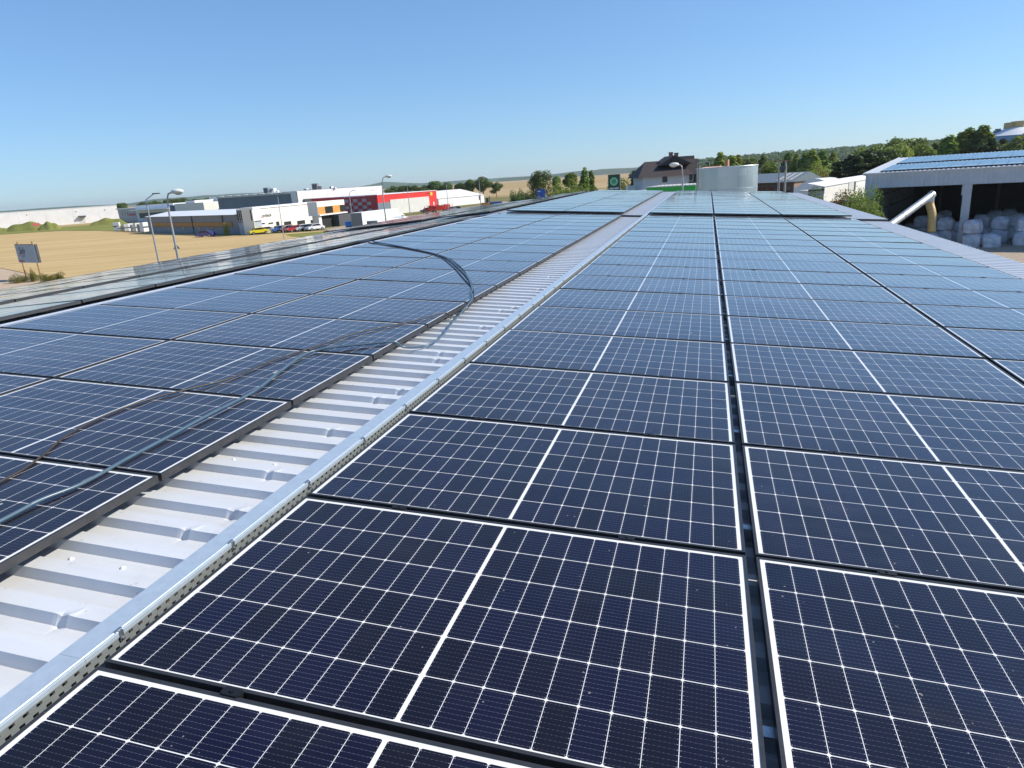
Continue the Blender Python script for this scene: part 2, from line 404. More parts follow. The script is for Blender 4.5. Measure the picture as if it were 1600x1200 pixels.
# rafters / closing layer under the sheets
mb = MB()
mb.quad(RF(RIDGE_U,V0,-.16),RF(UE-.03,V0,-.16),RF(UE-.03,VE-.02,-.16),RF(RIDGE_U,VE-.02,-.16))
mb.quad(RO(0,V0,-.16),RO(0,VE-.02,-.16),RO(6.5,VE-.02,-.16),RO(6.5,V0,-.16)); mb.build('insulation_layer', DGREY, wh)
# gutter
g = MB()
for i in range(9):
    pass
pts = []
for i in range(7):
    t = math.pi*i/6; pts.append((UE+.035+.05*-math.cos(t), -.125-.05*math.sin(t)))
for i in range(6):
    g.quad(RF(pts[i][0],V0,pts[i][1]),RF(pts[i+1][0],V0,pts[i+1][1]),RF(pts[i+1][0],VE,pts[i+1][1]),RF(pts[i][0],VE,pts[i][1]))
g.build('gutter', mat('grey_brown_gutter',(.20,.18,.15),.5,.2), wh, smooth=True)
# ridge cap
CAPM = mat('ridge_cap_sheet', (.60,.66,.74), .38, .2, .06, 6)
g = MB()
g.quad(RF(RIDGE_U,V0,-.045),RF(RIDGE_U+.25,V0,-.07),RF(RIDGE_U+.25,VE,-.07),RF(RIDGE_U,VE,-.045))
g.quad(RF(RIDGE_U+.25,V0,-.07),RF(RIDGE_U+.26,V0,-.083),RF(RIDGE_U+.26,VE,-.083),RF(RIDGE_U+.25,VE,-.07))
g.quad(RO(0,V0,-.045),RO(0,VE,-.045),RO(.25,VE,-.07),RO(.25,V0,-.07))
g.build('ridge_cap', CAPM, wh)
# screws: one part each where they are big enough to see
SCRM = mat('painted_screw_head', (.82,.83,.85), .35, 0, .03, 30)
sb = MB(); sb.tube([(0,0,-.001),(0,0,.002)], .0105, 10); sb.sphere((0,0,.002), .0075, 8, 5, (1,1,.8))
sc0 = None
def screw(p):
    global sc0
    if sc0 is None: sc0 = sb.build('screw', SCRM, wh, smooth=True); o = sc0
    else: o = sc0.copy(); COL.objects.link(o)
    o.location = p; o.rotation_euler = (0,AL,0)
vv = .64
for i in range(15):
    k = round((.64+.965*i-PH)/RP); v = PH+k*RP-.34*RP+RP*.0
    for u in (-.715,-.475):
        screw(RF(u+.004*((i*5)%3-1), v+.01*((i*3)%2), ZTOP-RIBH))
for i in range(18):
    screw(RF(RIDGE_U+.12, 2.9+.62*i+.1*(i%2), -.056))

# ---------------------------------------------------------------- cable tray
tray = thing('cable_tray', 'long galvanised cable tray with pale blue lid and perforated side beside the panels', 'cable tray', RF(-.1,0,0), (0,AL,0))
def local_tray(u,v,n): return (u+.1, v, n)
mb = MB(); x0,x1 = -.146+.1, -.054+.1; Y0,Y1 = -3.0, 38.3
# lid is a folded profile with two little beads along its right edge
prof = [(x0,-.014),(x0,0),(x1-.018,.0),(x1-.015,.003),(x1-.011,.003),(x1-.009,.0),(x1-.006,.003),(x1-.001,.003),(x1,0),(x1,-.014)]
for seg in range(14):
    a = Y0+3*seg-.0; b = min(a+2.9993, Y1)
    for i in range(len(prof)-1):
        mb.quad((prof[i][0],a,prof[i][1]),(prof[i+1][0],a,prof[i+1][1]),(prof[i+1][0],b,prof[i+1][1]),(prof[i][0],b,prof[i][1]))
    if b >= Y1: break
mb.build('lid', GALV, tray)
mb = MB(); mb.quad((x1-.003,Y0,-.068),(x1-.003,Y1,-.068),(x1-.003,Y1,-.002),(x1-.003,Y0,-.002)); mb.build('perforated_side', SLOT, tray)
mb = MB(); mb.quad((x0+.003,Y0,-.068),(x0+.003,Y1,-.068),(x0+.003,Y1,-.002),(x0+.003,Y0,-.002)); mb.build('perforated_side', SLOT, tray)
mb = MB(); mb.box(x0+.004,x1-.004,Y0,Y1,-.068,-.064); mb.build('tray_floor', STEEL, tray)
mb = MB(); mb.tube([(0.0,Y0,-.05),(0.012,3,-.05),(-.01,8,-.05),(.01,20,-.05),(0,Y1,-.05)], .012, 6); mb.tube([(0.02,Y0,-.045),(-.012,4,-.045),(.02,9,-.045),(0,Y1,-.045)], .009, 6); mb.build('inner_cables', CABLE, tray)
cl0 = None
for i in range(22):
    v = .12+.52*i if i < 14 else 7+1.2*(i-13)
    mb = MB(); mb.box(x1-.008,x1+.004,v,v+.012,-.030,.005); mb.tube([(x1+.001,v+.006,-.02),(x1+.010,v+.006,-.02)], .004, 6); mb.box(x1-.014,x1-.004,v-.006,v+.018,.003,.006)
    mb.build('cover_clip', STEEL, tray)
for i in range(20):
    mb = MB(); v = -1+1.9*i; mb.box(x0-.02,x1+.02,v,v+.04,-.0845,-.069); mb.build('foot', STEEL, tray)

# ---------------------------------------------------------------- solar panels
def make_panel():
    t = thing('solar_panel', 'x', 'solar panel', (0,0,0), (0,AL,0))
    hx, hy = PW/2, PL/2; L = .011; H = .035
    mb = MB()
    # frame: top lip, outer wall, bottom flange, all as one welded ring
    for (a,b,c,d) in ((-hx,hx,-hy,-hy+L),(-hx,hx,hy-L,hy),(-hx,-hx+L,-hy+L,hy-L),(hx-L,hx,-hy+L,hy-L)):
        mb.box(a,b,c,d,-H,0)
    fr = mb.build('frame', FRAME, t)
    mb = MB(); z = -.0022
    mb.quad((-hx+L,-hy+L,z),(hx-L,-hy+L,z),(hx-L,hy-L,z),(-hx+L,hy-L,z)); mb.quad((-hx+L,-hy+L,-.008),(-hx+L,hy-L,-.008),(hx-L,hy-L,-.008),(hx-L,-hy+L,-.008))
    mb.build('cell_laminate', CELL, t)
    return t
proto = make_panel(); used = False
def place_panel(loc, rot, label, group):
    global used
    if not used: o = proto; used = True
    else: o = copy_tree(proto)
    o.location = loc; o.rotation_euler = rot; o['label'] = label; o['category'] = 'solar panel'; o['group'] = group
    return o
def tiltj(): return (random.uniform(-1,1)*R_(.16), random.uniform(-1,1)*R_(.13))
GA = .0336; GC = .02295; GD = .7392
COLS = {  # column key: (left u, description)
 'A': (0.0, 'in the column right beside the cable tray'),
 'B': (PW+GA, 'in the middle column right of the dark gap'),
 'C': (2*PW+GA+GC, 'in the column along the white eave'),
 'D': (-GD-PW, 'in the column left of the bare strip'),
 'E': (-GD-2*PW-.02, 'in the column along the ridge cap'),
}
npan = 0
for key,(u0,desc) in COLS.items():
    for sec in (0,1):
        idx = 0
        rows = range(-2,18) if sec == 0 else range(0,18)
        for r in rows:
            v0 = r*PITCH_V+(.0105 if sec == 0 else VS+.03); z = 0 if sec == 0 else .055
            cs = [RF(u0+a*PW, v0+b*PL, z) for a in np.linspace(0,1,5) for b in np.linspace(0,1,5)]
            vis = any(seen(q) for q in cs)
            if not vis:
                if sec == 0 and r >= -1 and any(seen(q, 900) for q in cs): lab = 'solar panel just outside the picture at the near end of its column'
                else: continue
            else:
                if sec == 0:
                    lab = 'navy solar panel, %s from the front %s' % (ORD[idx], desc); 
                else: lab = 'pale raised solar panel, %s behind the step %s' % (ORD[idx], {'A':'beside the tray','B':'in the middle column','C':'by the eave','D':'left of the strip','E':'by the ridge'}[key])
                idx += 1
            a,b = tiltj()
            place_panel(RF(u0+PW/2, v0+PL/2, z+random.uniform(-.001,.001)), (a, AL+b, random.uniform(-1,1)*R_(.04)), lab, 'solar panels on the near roof slope'); npan += 1
OC = [(.25,'nearest the ridge'),(2.52,'below the walkway gap'),(2.52+PW+.02,'along the far eave')]
for ci,(w0,desc) in enumerate(OC):
    idx = 0
    for r in range(0,37):
        sec = r >= 18
        v0 = (r*PITCH_V+.3) if not sec else VS+.03+(r-18)*PITCH_V
        if v0+PL > 38.6 or (not sec and v0+PL > VS): continue
        z = 0 if not sec else .055
        cs = [RO(w0+a*PW, v0+b*PL, z) for a in (0,.5,1) for b in (0,.5,1)]
        if not any(seen(q) for q in cs): continue
        if ci > 0 and idx >= 24: continue
        a,b = tiltj()
        base = 'greyish solar panel past the ridge, %s from the front %s' % (ORD[idx] if idx < 24 else None, desc) if idx < 24 else None
        if base is None:
            n2 = idx-24; base = 'distant solar panel past the ridge, %s of the far end %s' % (ORD[min(n2,23)], desc)
        idx += 1
        place_panel(RO(w0+PW/2, v0+PL/2, z), (a, -AL+b, 0), base, 'solar panels on the far roof slope'); npan += 1
print('PANELS', npan)

# clamps between neighbouring panels
cb = MB(); cb.box(-.030,.030,-.0095,.0095,-.030,.0015); cb.box(-.024,.024,-.014,.014,.0005,.0028); cb.tube([(0,0,.0025),(0,0,.006)], .0055, 6)
clamp0 = None
def clamp(u,v,z,label,rt=AL,fn=RF):
    global clamp0
    if clamp0 is None: clamp0 = cb.build('panel_clamp', mat('black_clamp',(.02,.02,.022),.45,.4)); o = clamp0
    else: o = clamp0.copy(); COL.objects.link(o)
    o.location = fn(u,v,z); o.rotation_euler = (0,rt,0); setp(o, label, 'clamp', 'black clamps between the panels')
for key in 'ABCDE':
    u0 = COLS[key][0]
    nn = {'A':'beside the tray','B':'right of the dark gap','C':'along the eave','D':'left of the bare strip','E':'along the ridge'}[key]
    k = 0
    for r in range(0,9):
        for fr_,side in ((.24,'left'),(.76,'right')):
            v = r*PITCH_V-.0
            if not seen(RF(u0+fr_*PW,v,0)): continue
            clamp(u0+fr_*PW, v, 0, 'clamp on the %s half of the %s seam, column %s' % (side, ORD[r], nn))
# mounting rails under the panels, their ends showing in the gaps
rb = MB(); rb.box(-.02,.02,-.16,.16,-.050,-.0); 
rail0 = None; ri = 0
for r in range(-1,18):
    for (u,nm) in ((PW+GA/2,'A'),(-GD-PW-.01,'D')):
        v = r*PITCH_V+.27
        mb = MB()
        mb.box(-.20,.20,-.018,.018,-.0475,0)
        if rail0 is None: rail0 = mb.build('mounting_rail', STEEL); o = rail0
        else: o = rail0.copy(); COL.objects.link(o)
        o.location = RF(u, v, -.0365); o.rotation_euler = (0,AL,0)
        setp(o, 'short silver mounting rail under the panels, glimpsed in the gap between columns', 'mounting rail', 'mounting rails under the panels')

# ---------------------------------------------------------------- cables lying on the roof
def spline(pts, n=8):
    pts = [Vector(p) for p in pts]; out = []
    for i in range(len(pts)-1):
        p0 = pts[max(i-1,0)]; p1 = pts[i]; p2 = pts[i+1]; p3 = pts[min(i+2,len(pts)-1)]
        for k in range(n):
            t = k/n; out.append(.5*((2*p1)+(-p0+p2)*t+(2*p0-5*p1+4*p2-p3)*t*t+(-p0+3*p1-3*p2+p3)*t**3))
    return out+[pts[-1]]
def cable(name, pts, r, m, label, cat='cable'):
    mb = MB(); mb.tube([RF(*p) for p in spline(pts)], r, 8); o = mb.build(name, m, smooth=True); setp(o, label, cat); return o
z = .011
cable('thick_cable', [(-1.05,-1.2,z),(-1.0,-.4,z),(-1.01,.53,z),(-1.01,.70,z+.004),(-.98,.89,z),(-1.0,1.16,z),(-1.01,1.41,z),(-1.02,1.76,z+.005),(-1.04,2.18,z),(-1.14,2.63,z),(-1.21,3.06,z),(-1.09,3.23,z+.01),(-.95,3.36,z+.006),(-.80,3.50,.014),(-.735,3.56,.004),(-.69,3.61,-.045),(-.60,3.69,-.062),(-.55,3.76,-.055),(-.52,3.90,-.045),(-.55,4.17,-.045),(-.62,4.5,-.05),(-.66,4.8,-.045),(-.70,5.12,-.025),(-.72,5.4,.012),(-.86,5.8,.016),(-.9,5.95,z),(-1.21,6.72,z),(-1.67,7.62,z),(-2.3,8.68,z),(-3.19,9.51,z),(-4.0,10.15,z),(-4.4,10.5,.0),(-4.75,10.7,-.03)], .0088, BCABLE,
      'thick grey-blue cable snaking over the left panels and looping onto the bare strip')
z = .007
cable('thin_cable', [(-1.30,-1,z),(-1.32,.2,z),(-1.35,.81,z),(-1.41,1.05,z),(-1.53,1.31,z),(-1.58,1.59,z),(-1.56,1.87,z),(-1.45,2.13,z+.004),(-1.36,2.39,z),(-1.35,2.79,z),(-1.28,3.18,z),(-1.15,3.75,z+.004),(-.92,4.26,z),(-.77,4.65,z+.004),(-.725,4.75,-.01),(-.715,4.95,-.05),(-.70,5.2,-.045),(-.715,5.42,.006),(-.80,5.7,z+.006),(-.95,6.1,z),(-1.27,6.72,z),(-1.75,7.66,z),(-2.42,8.76,z),(-3.3,9.55,z),(-4.2,10.15,z),(-4.5,10.3,0),(-4.75,10.4,-.03)], .0056, CABLE,
      'thin dark brown cable running over the left panels, left of the blue one', 'cable')
cable('thin_cable', [(-.715,5.5,-.01),(-.78,5.6,z),(-.88,5.85,z),(-1.02,6.3,z),(-1.25,6.83,z),(-1.66,7.70,z),(-2.26,8.66,z),(-3.12,9.45,z+.004),(-4.0,10.02,z),(-4.4,10.3,0),(-4.75,10.2,-.03)], .0056, CABLE,
      'black cable curving from the strip edge up to the ridge beside two others', 'cable')

# ------------------------------------------------------------------ ground and fields
def ground_mat(name, cols, scale, bump=.3, stripe=None, detail=6):
    m = bpy.data.materials.new(name); m.use_nodes = True; g = NG(m); b = g.n['Principled BSDF']
    ps = g.node('ShaderNodeNewGeometry').outputs['Position']
    vec = ps
    if stripe:
        m0 = g.node('ShaderNodeMapping'); m0.inputs['Rotation'].default_value = (0,0,-stripe[0]); g.l.new(ps, m0.inputs[0]); mp = g.node('ShaderNodeMapping'); mp.inputs['Scale'].default_value = (stripe[1],stripe[2],1); g.l.new(m0.outputs[0], mp.inputs[0]); vec = mp.outputs[0]
    c = g.mix(g.ramp(g.noise(vec, scale, detail, .65), .3, .7), cols[0], cols[1])
    c = g.mix(g.m('MULTIPLY', g.ramp(g.noise(vec if stripe else ps, scale*(4.3 if stripe else 7), 5, .7), .45, .7), .7), c, cols[2])
    c = g.mix(g.m('MULTIPLY', g.ramp(g.noise(ps, .9, 4, .7), .5, .7), .25), c, cols[1])
    if stripe:
        sxx = g.node('ShaderNodeSeparateXYZ'); g.l.new(m0.outputs[0], sxx.inputs[0])
        yy = g.m('ADD', sxx.outputs[1], g.m('MULTIPLY', g.noise(ps, .012, 2), 14.0))
        fr = g.m('FRACT', g.m('DIVIDE', yy, 21.0)); tl = g.m('MAXIMUM', g.m('LESS_THAN', g.m('ABSOLUTE', g.m('SUBTRACT', fr, .45)), .012), g.m('LESS_THAN', g.m('ABSOLUTE', g.m('SUBTRACT', fr, .54)), .012))
        c = g.mix(g.m('MULTIPLY', g.m('MULTIPLY', tl, g.ramp(g.noise(ps, .08, 3), .35, .6)), .45), c, (.30,.21,.10))
        wd_ = g.ramp(g.noise(ps, .35, 5, .75), .60, .72); c = g.mix(g.m('MULTIPLY', wd_, .35), c, (.24,.24,.09))
    g.put(b.inputs['Base Color'], c); b.inputs['Roughness'].default_value = .95; b.inputs['Specular IOR Level'].default_value = .1
    bn = g.node('ShaderNodeBump'); bn.inputs['Strength'].default_value = bump; bn.inputs['Distance'].default_value = .15
    g.put(bn.inputs['Height'], g.noise(ps, 3.0, 5, .7)); g.l.new(bn.outputs[0], b.inputs['Normal'])
    return m
def far_ground():
    m = bpy.data.materials.new('patchwork_fields'); m.use_nodes = True; g = NG(m); b = g.n['Principled BSDF']
    ps = g.node('ShaderNodeNewGeometry').outputs['Position']
    mp = g.node('ShaderNodeMapping'); mp.inputs['Scale'].default_value = (.0011,.0042,0); mp.inputs['Rotation'].default_value = (0,0,.25); g.l.new(ps, mp.inputs[0])
    vo = g.node('ShaderNodeTexVoronoi'); g.l.new(mp.outputs[0], vo.inputs['Vector']); vo.inputs['Scale'].default_value = 1
    sp = g.node('ShaderNodeSeparateColor'); g.l.new(vo.outputs['Color'], sp.inputs[0])
    c = g.mix(sp.outputs[0], (.40,.28,.13), (.46,.34,.19))
    c = g.mix(g.m('GREATER_THAN', sp.outputs[1], .72), c, (.09,.13,.04))
    c = g.mix(g.m('GREATER_THAN', sp.outputs[2], .86), c, (.22,.17,.10))
    c = g.mix(g.m('MULTIPLY', g.ramp(g.noise(ps, .02, 5, .65), .4, .7), .4), c, (.30,.22,.10))
    ds = g.node('ShaderNodeVectorMath', operation='LENGTH'); g.l.new(ps, ds.inputs[0])
    near = g.ramp(ds.outputs['Value'], 380, 330)
    gr = g.mix(g.ramp(g.noise(ps, .08, 6, .7), .35, .65), (.12,.14,.045), (.27,.21,.10))
    c = g.mix(near, c, gr)
    g.put(b.inputs['Base Color'], c); b.inputs['Roughness'].default_value = .95; b.inputs['Specular IOR Level'].default_value = .1
    return m
mb = MB(); mb.quad((-9000,-3000,0),(9000,-3000,0),(9000,9000,0),(-9000,9000,0)); setp(mb.build('ground', far_ground()), kind='structure')
STUB = ground_mat('wheat_stubble', ((.57,.41,.195),(.45,.31,.14),(.64,.49,.27)), 1.0, .8, (.45,.010,.10))
GRASS = ground_mat('rough_grass', ((.17,.19,.04),(.30,.29,.085),(.10,.12,.03)), .12, .6)
DIRT = ground_mat('sandy_dirt', ((.52,.40,.29),(.42,.31,.21),(.58,.47,.36)), .4, .4)
ASPH = ground_mat('worn_asphalt', ((.16,.15,.15),(.11,.11,.11),(.2,.18,.17)), .3, .2)
YARD = ground_mat('dusty_concrete_yard', ((.40,.32,.24),(.34,.28,.22),(.46,.38,.30)), .3, .2)
def sheetg(name, pts, z, m, kind='structure'):
    mb = MB(); mb.poly([(p[0],p[1],z) for p in pts]); return setp(mb.build(name, m), kind=kind)
sheetg('field', [G(-260,240),G(0,262),G(60,262),G(100,258),G(150,236),G(192,214),G(234,193),G(378,147),G(505,146),G(560,128),G(420,95),G(110,78),G(40,92),G(0,104),G(-260,110)], .05, STUB)
sheetg('grass_verge', [G(-500,290),G(0,300),G(190,330),G(240,200),G(234,194.5),G(192,216),G(150,238),G(100,260),G(60,264),G(0,264),G(-260,242)], .06, GRASS)
sheetg('grass_verge', [G(445,141),G(505,143),G(560,124),G(540,116),G(455,133)], .075, GRASS)
sheetg('dirt_track', [G(-300,108),G(0,103),G(40,91),G(75,80),G(110,70),G(-300,55)], .07, DIRT)
sheetg('road', [(-42,-80),(-33,-80),(-30,420),(-39,420)], .04, ASPH)
sheetg('yard', [G(506,152),G(640,190),G(700,215),G(790,262),G(800,240),G(720,150),G(640,105),G(560,110)], .05, YARD)
sheetg('forecourt', [(7.5,-30),(60,-30),(60,64),(22,92),(6,125),(-25,125),(-25,45),(-8,44),(6.8,44)], .05, YARD)
mb = MB()
for (xa,xb,dep,hh) in ((5,85,300,3.4),(60,96,296,3.0),(140,200,315,2.6),(-60,25,300,2.6)):
    n = 18
    pts = [G(xa+(xb-xa)*i/n, dep) for i in range(n+1)]; hs = [hh*math.sin(math.pi*i/n)**.7*(1+.12*math.sin(i*.9+dep)) for i in range(n+1)]
    dirv = (pts[0]-Vector((C[0],C[1],0))).normalized()
    for i in range(n):
        a,b = pts[i],pts[i+1]
        for (o0,h0,o1,h1) in ((-9,0,-3,.8),(-3,.8,1,1),(1,1,7,0)):
            mb.quad(a+dirv*o0+Vector((0,0,hs[i]*h0)), b+dirv*o0+Vector((0,0,hs[i+1]*h0)), b+dirv*o1+Vector((0,0,hs[i+1]*h1)), a+dirv*o1+Vector((0,0,hs[i]*h1)))
setp(mb.build('earth_mounds', GRASS, smooth=True), kind='structure')

def hill(name, prof, D, m, depth=.25, sub=6, rough=.06, seed=1):
    rg = np.random.default_rng(seed); xs = [p[0] for p in prof]; n = (len(prof)-1)*sub
    mb = MB(); cols = []
    for i in range(n+1):
        x = xs[0]+(xs[-1]-xs[0])*i/n; hp = np.interp(x, xs, [p[1] for p in prof])
        zt = 8+hp*D/F
        col = []
        for k,(fd,fh) in enumerate(((1-depth,0),(1-depth*.6,.35),(1-depth*.25,.78),(1,1),(1+depth*.4,.6),(1+depth,0))):
            q = G(x, D*fd, hor(x)); zz = max(0, zt*fh*(1+rg.normal()*rough*(fh>0))); col.append((q.x,q.y,zz))
        cols.append(col)
    for i in range(n):
        for k in range(5): mb.quad(cols[i][k],cols[i+1][k],cols[i+1][k+1],cols[i][k+1])
    return setp(mb.build(name, m, smooth=True), kind='structure')
HFOR = leafmat('forest_canopy', (.05,.095,.04), (.095,.15,.055), (.14,.19,.07))
hill('hill', [(-300,0),(-100,2),(20,3),(120,3),(190,1),(240,5),(340,6),(480,4),(560,4),(585,6),(605,9),(625,6),(660,3),(760,3),(800,3),(900,3)], 5200, HFOR, .15, 4, .05, 3)
hill('hill', [(780,2),(850,3),(900,5),(950,6),(1000,5),(1050,6),(1100,6)], 4200, HFOR, .15, 4, .05, 4)
hill('hill', [(1010,-1),(1060,1),(1110,5),(1160,6),(1250,8),(1330,8),(1420,9),(1500,11),(1700,14),(1900,4)], 1500, HFOR, .35, 8, .05, 5)

# ------------------------------------------------------------------ vegetation
def crown_mesh(name, blobs, n, leaf, m, seed, up=0.0, shell=.5):
    rg = np.random.default_rng(seed); vol = np.array([b[3]*b[4]*b[5] for b in blobs])**.75; pr_ = vol/vol.sum()
    bi = rg.choice(len(blobs), n, p=pr_); B = np.array(blobs)[bi]
    d = rg.normal(size=(n,3)); d /= np.linalg.norm(d,axis=1)[:,None]
    rad = rg.random(n)**shell; rad = .35+.65*rad+rg.normal(size=n)*.05
    c = B[:,:3]+d*rad[:,None]*B[:,3:6]
    nr = d*.7+rg.normal(size=(n,3))*.6+np.array([0,0,up]); nr /= np.linalg.norm(nr,axis=1)[:,None]
    t = np.cross(nr, rg.normal(size=(n,3))); t /= np.linalg.norm(t,axis=1)[:,None]; bt = np.cross(nr,t)
    s = leaf*(.6+.8*rg.random(n))[:,None]
    zt9 = np.percentile(c[:,2], 99.6); c[:,2] *= 9.95/zt9
    vs_ = np.stack([c-t*s-bt*s*.5, c+t*s*.3-bt*s*.8, c+t*s+bt*s*.4, c-t*s*.2+bt*s*.9],1).reshape(-1,3)
    me = bpy.data.meshes.new(name); me.vertices.add(4*n); me.vertices.foreach_set('co', vs_.ravel())
    me.loops.add(4*n); me.loops.foreach_set('vertex_index', np.arange(4*n)); me.polygons.add(n)
    me.polygons.foreach_set('loop_start', np.arange(n)*4); me.polygons.foreach_set('loop_total', np.full(n,4)); me.update(calc_edges=True); me.validate()
    me.materials.append(m); return me
def trunk_mb(h, r, limbs, seed=0):
    rg = random.Random(seed); mb = MB(); mb.tube([(0,0,-.2),(.02*h*rg.uniform(-1,1),0,h*.3),(0,.02*h*rg.uniform(-1,1),h*.6),(0,0,h*.85)], [r*1.25,r,r*.6,r*.25], 7)
    for i in range(limbs):
        a = rg.random()*6.28; z0 = h*rg.uniform(.25,.6); L = h*rg.uniform(.2,.36)
        mb.tube([(0,0,z0),(math.cos(a)*L*.5,math.sin(a)*L*.5,z0+L*.45),(math.cos(a)*L,math.sin(a)*L,z0+L*.8)], [r*.5,r*.3,r*.1], 5)
    return mb
def blobset(kind, seed):
    rg = random.Random(seed); out = []
    if kind == 'broad':      # unit height 10
        out = [(0,0,6.3,2.6,2.6,2.6)]
        for i in range(11):
            a = rg.random()*6.28; r = rg.uniform(1.2,2.9); z = rg.uniform(3.6,8.4); s = rg.uniform(.9,1.6)*(1.0 if z < 7.5 else .8); out.append((math.cos(a)*r*(1 if z<7.5 else .6), math.sin(a)*r*(1 if z<7.5 else .6), z, s*1.1,s*1.1,s*.9))
    if kind == 'poplar':
        for i in range(14):
            z = 1.9+i*.56; w_ = 1.25*math.sin(min(1,(z)/4.2)*1.4)*(1-.75*max(0,(z-5.5)/4.5)); a = rg.random()*6.28
            out.append((math.cos(a)*w_*.4, math.sin(a)*w_*.4, z, w_*.9,w_*.9,.95))
    if kind == 'pine':
        for i in range(13):
            z = 3.0+6.8*i/12; w_ = (2.3-1.75*(i/12)**1.5)*rg.uniform(.75,1.1); a = rg.random()*6.28
            out.append((math.cos(a)*w_*.5, math.sin(a)*w_*.5, z, w_,w_,.55))
    if kind == 'young':
        for i in range(9):
            a = rg.random()*6.28; z = rg.uniform(3.2,9); r = rg.uniform(.2,1.4)*(1-(z-3)/9); out.append((math.cos(a)*r, math.sin(a)*r, z, rg.uniform(.7,1.2), rg.uniform(.7,1.2), rg.uniform(.8,1.3)))
    if kind == 'bush':       # unit height 10, wide
        for i in range(14):
            a = rg.random()*6.28; r = rg.uniform(0,5); z = rg.uniform(1,6.5)*(1-r/12); out.append((math.cos(a)*r, math.sin(a)*r, z, rg.uniform(1.6,2.8), rg.uniform(1.6,2.8), rg.uniform(1.5,3)))
    return out
TEM = {}
def template(kind, m, n=2600, leaf=.26, var=2):
    for s in range(var):
        key = (kind, m.name, s)
        if key not in TEM: TEM[key] = crown_mesh('crown_'+kind, blobset(kind, s*13+len(kind)), n, leaf, m, s+5, shell=.45)
tcount = 0
def tree(name, x, ytop, D, label, kind='broad', m=LEAF_A, wide=1.0, n=4200, leaf=.20, group=None, cat='tree', base=0.0):
    global tcount
    tcount += 1; s = tcount % 3; key = (kind, m.name, s, n)
    if key not in TEM: TEM[key] = crown_mesh('crown', blobset(kind, s*13+len(kind)), n, leaf, m, s+5, shell=.45)
    H = P(x,ytop,D).z-base; q = G(x,D,ytop*.6+(hor(x)+8*F/D)*.4)
    t = thing(name, label, cat, (q.x,q.y,base), (0,0,(tcount*2.4)%6.28), group)
    o = bpy.data.objects.new('crown', TEM[key]); COL.objects.link(o); o.parent = t
    k = H/10.0; o.scale = (k*wide,k*wide,k)
    if kind != 'bush':
        tk = (kind,'trunk',s)
        if tk not in TEM: tmp = trunk_mb(8.0, .2 if kind != 'poplar' else .16, 6, s).build('tmp', BARK); TEM[tk] = tmp.data; bpy.data.objects.remove(tmp)
        tr = bpy.data.objects.new('trunk', TEM[tk]); COL.objects.link(tr); tr.parent = t; tr.scale = (k,k,k)
    else:
        tk = ('bush','stems',s)
        if tk not in TEM:
            mb = MB(); rg = random.Random(s)
            for i in range(9): a = rg.random()*6.28; mb.tube([(rg.uniform(-2,2),rg.uniform(-2,2),0),(math.cos(a)*2.5,math.sin(a)*2.5,4.5)], [.12,.05], 4)
            tmp = mb.build('tmp', BARK); TEM[tk] = tmp.data; bpy.data.objects.remove(tmp)
        tr = bpy.data.objects.new('stems', TEM[tk]); COL.objects.link(tr); tr.parent = t; tr.scale = (k*wide,k*wide,k)
    return t
# trees right of centre and far away, left to right
tree('broadleaf_tree', 192, 317, 430, 'dark round tree peeping out behind the end of the long white warehouse', 'broad', LEAF_D, 1.2)
for i,(x,y,l) in enumerate(((225,316,'dark low tree behind the white roofs, left of the arched street lamp'),(243,314,'bushy dark tree right behind the thin lamp pole, above the white roofs'),(268,311,'round dark tree directly behind the arched street lamp'),(285,309.5,'round tree just right of the arched street lamp'),(308,311,'low dark tree above the small white rooftop building'),(325,309.5,'dense dark tree left of the blue-grey warehouse'),(335,307.5,'tall dark tree touching the corner of the blue-grey warehouse'))):
    tree('broadleaf_tree', x, y, 420, l, 'broad', LEAF_D, 1.9, group='tree line behind the factories')
for i,(x,y,wd,l) in enumerate(((618,291,1.6,'dark tree at the left start of the row behind the red building'),(632,290.5,1.6,'flat-topped dark tree, second of the row behind the red building'),(648,290,1.6,'dark tree left of the tall round one behind the red roof'),(664,290,1.5,'low dark tree squeezed between two taller ones behind the red roof'),(680,283,1.25,'tall round dark tree rising above the red building corner'),(699,285,1.2,'isolated round tree above the left end of the white hall'),(718,286,1.3,'lighter green tree above the middle of the white hall'),(735,280.5,1.2,'high green tree left of the tallest crown over the white hall'),(755,276.5,1.35,'tallest broad tree above the white hall, beside the lamp head'),(775,285,1.2,'small dark tree right of the tallest crown over the white hall'))):
    tree('broadleaf_tree', x, y, 330, l, 'broad', LEAF_D, wd, group='tree row behind the white hall')
tree('broadleaf_tree', 847, 266.5, 150, 'large leafy roadside tree above the blue road sign', 'broad', LEAF_D, .95, 5200, .13)
tree('young_tree', 870, 276, 170, 'small slim tree between the large tree and the yellowing bushes', 'young', LEAF_A, 1.1)
tree('young_tree', 892, 271, 150, 'airy young tree standing behind the yellow-green bushes', 'young', LEAF_A, 1.3)
tree('poplar', 915, 265, 135, 'slender tall tree, higher one of the pair left of the fuel price sign', 'poplar', LEAF_A, 1.25)
tree('poplar', 924, 268.5, 138, 'slender tree, lower one of the pair left of the fuel price sign', 'poplar', LEAF_A, 1.2)
tree('bush', 876, 286, 120, 'yellow-green bush just right of the blue road sign', 'bush', LEAF_B, .9)
tree('bush', 889, 284, 118, 'large yellowish bush in front of the airy young tree', 'bush', LEAF_B, .9)
tree('bush', 901, 291, 112, 'low green bush at the far left roof corner', 'bush', LEAF_A, 1.0)
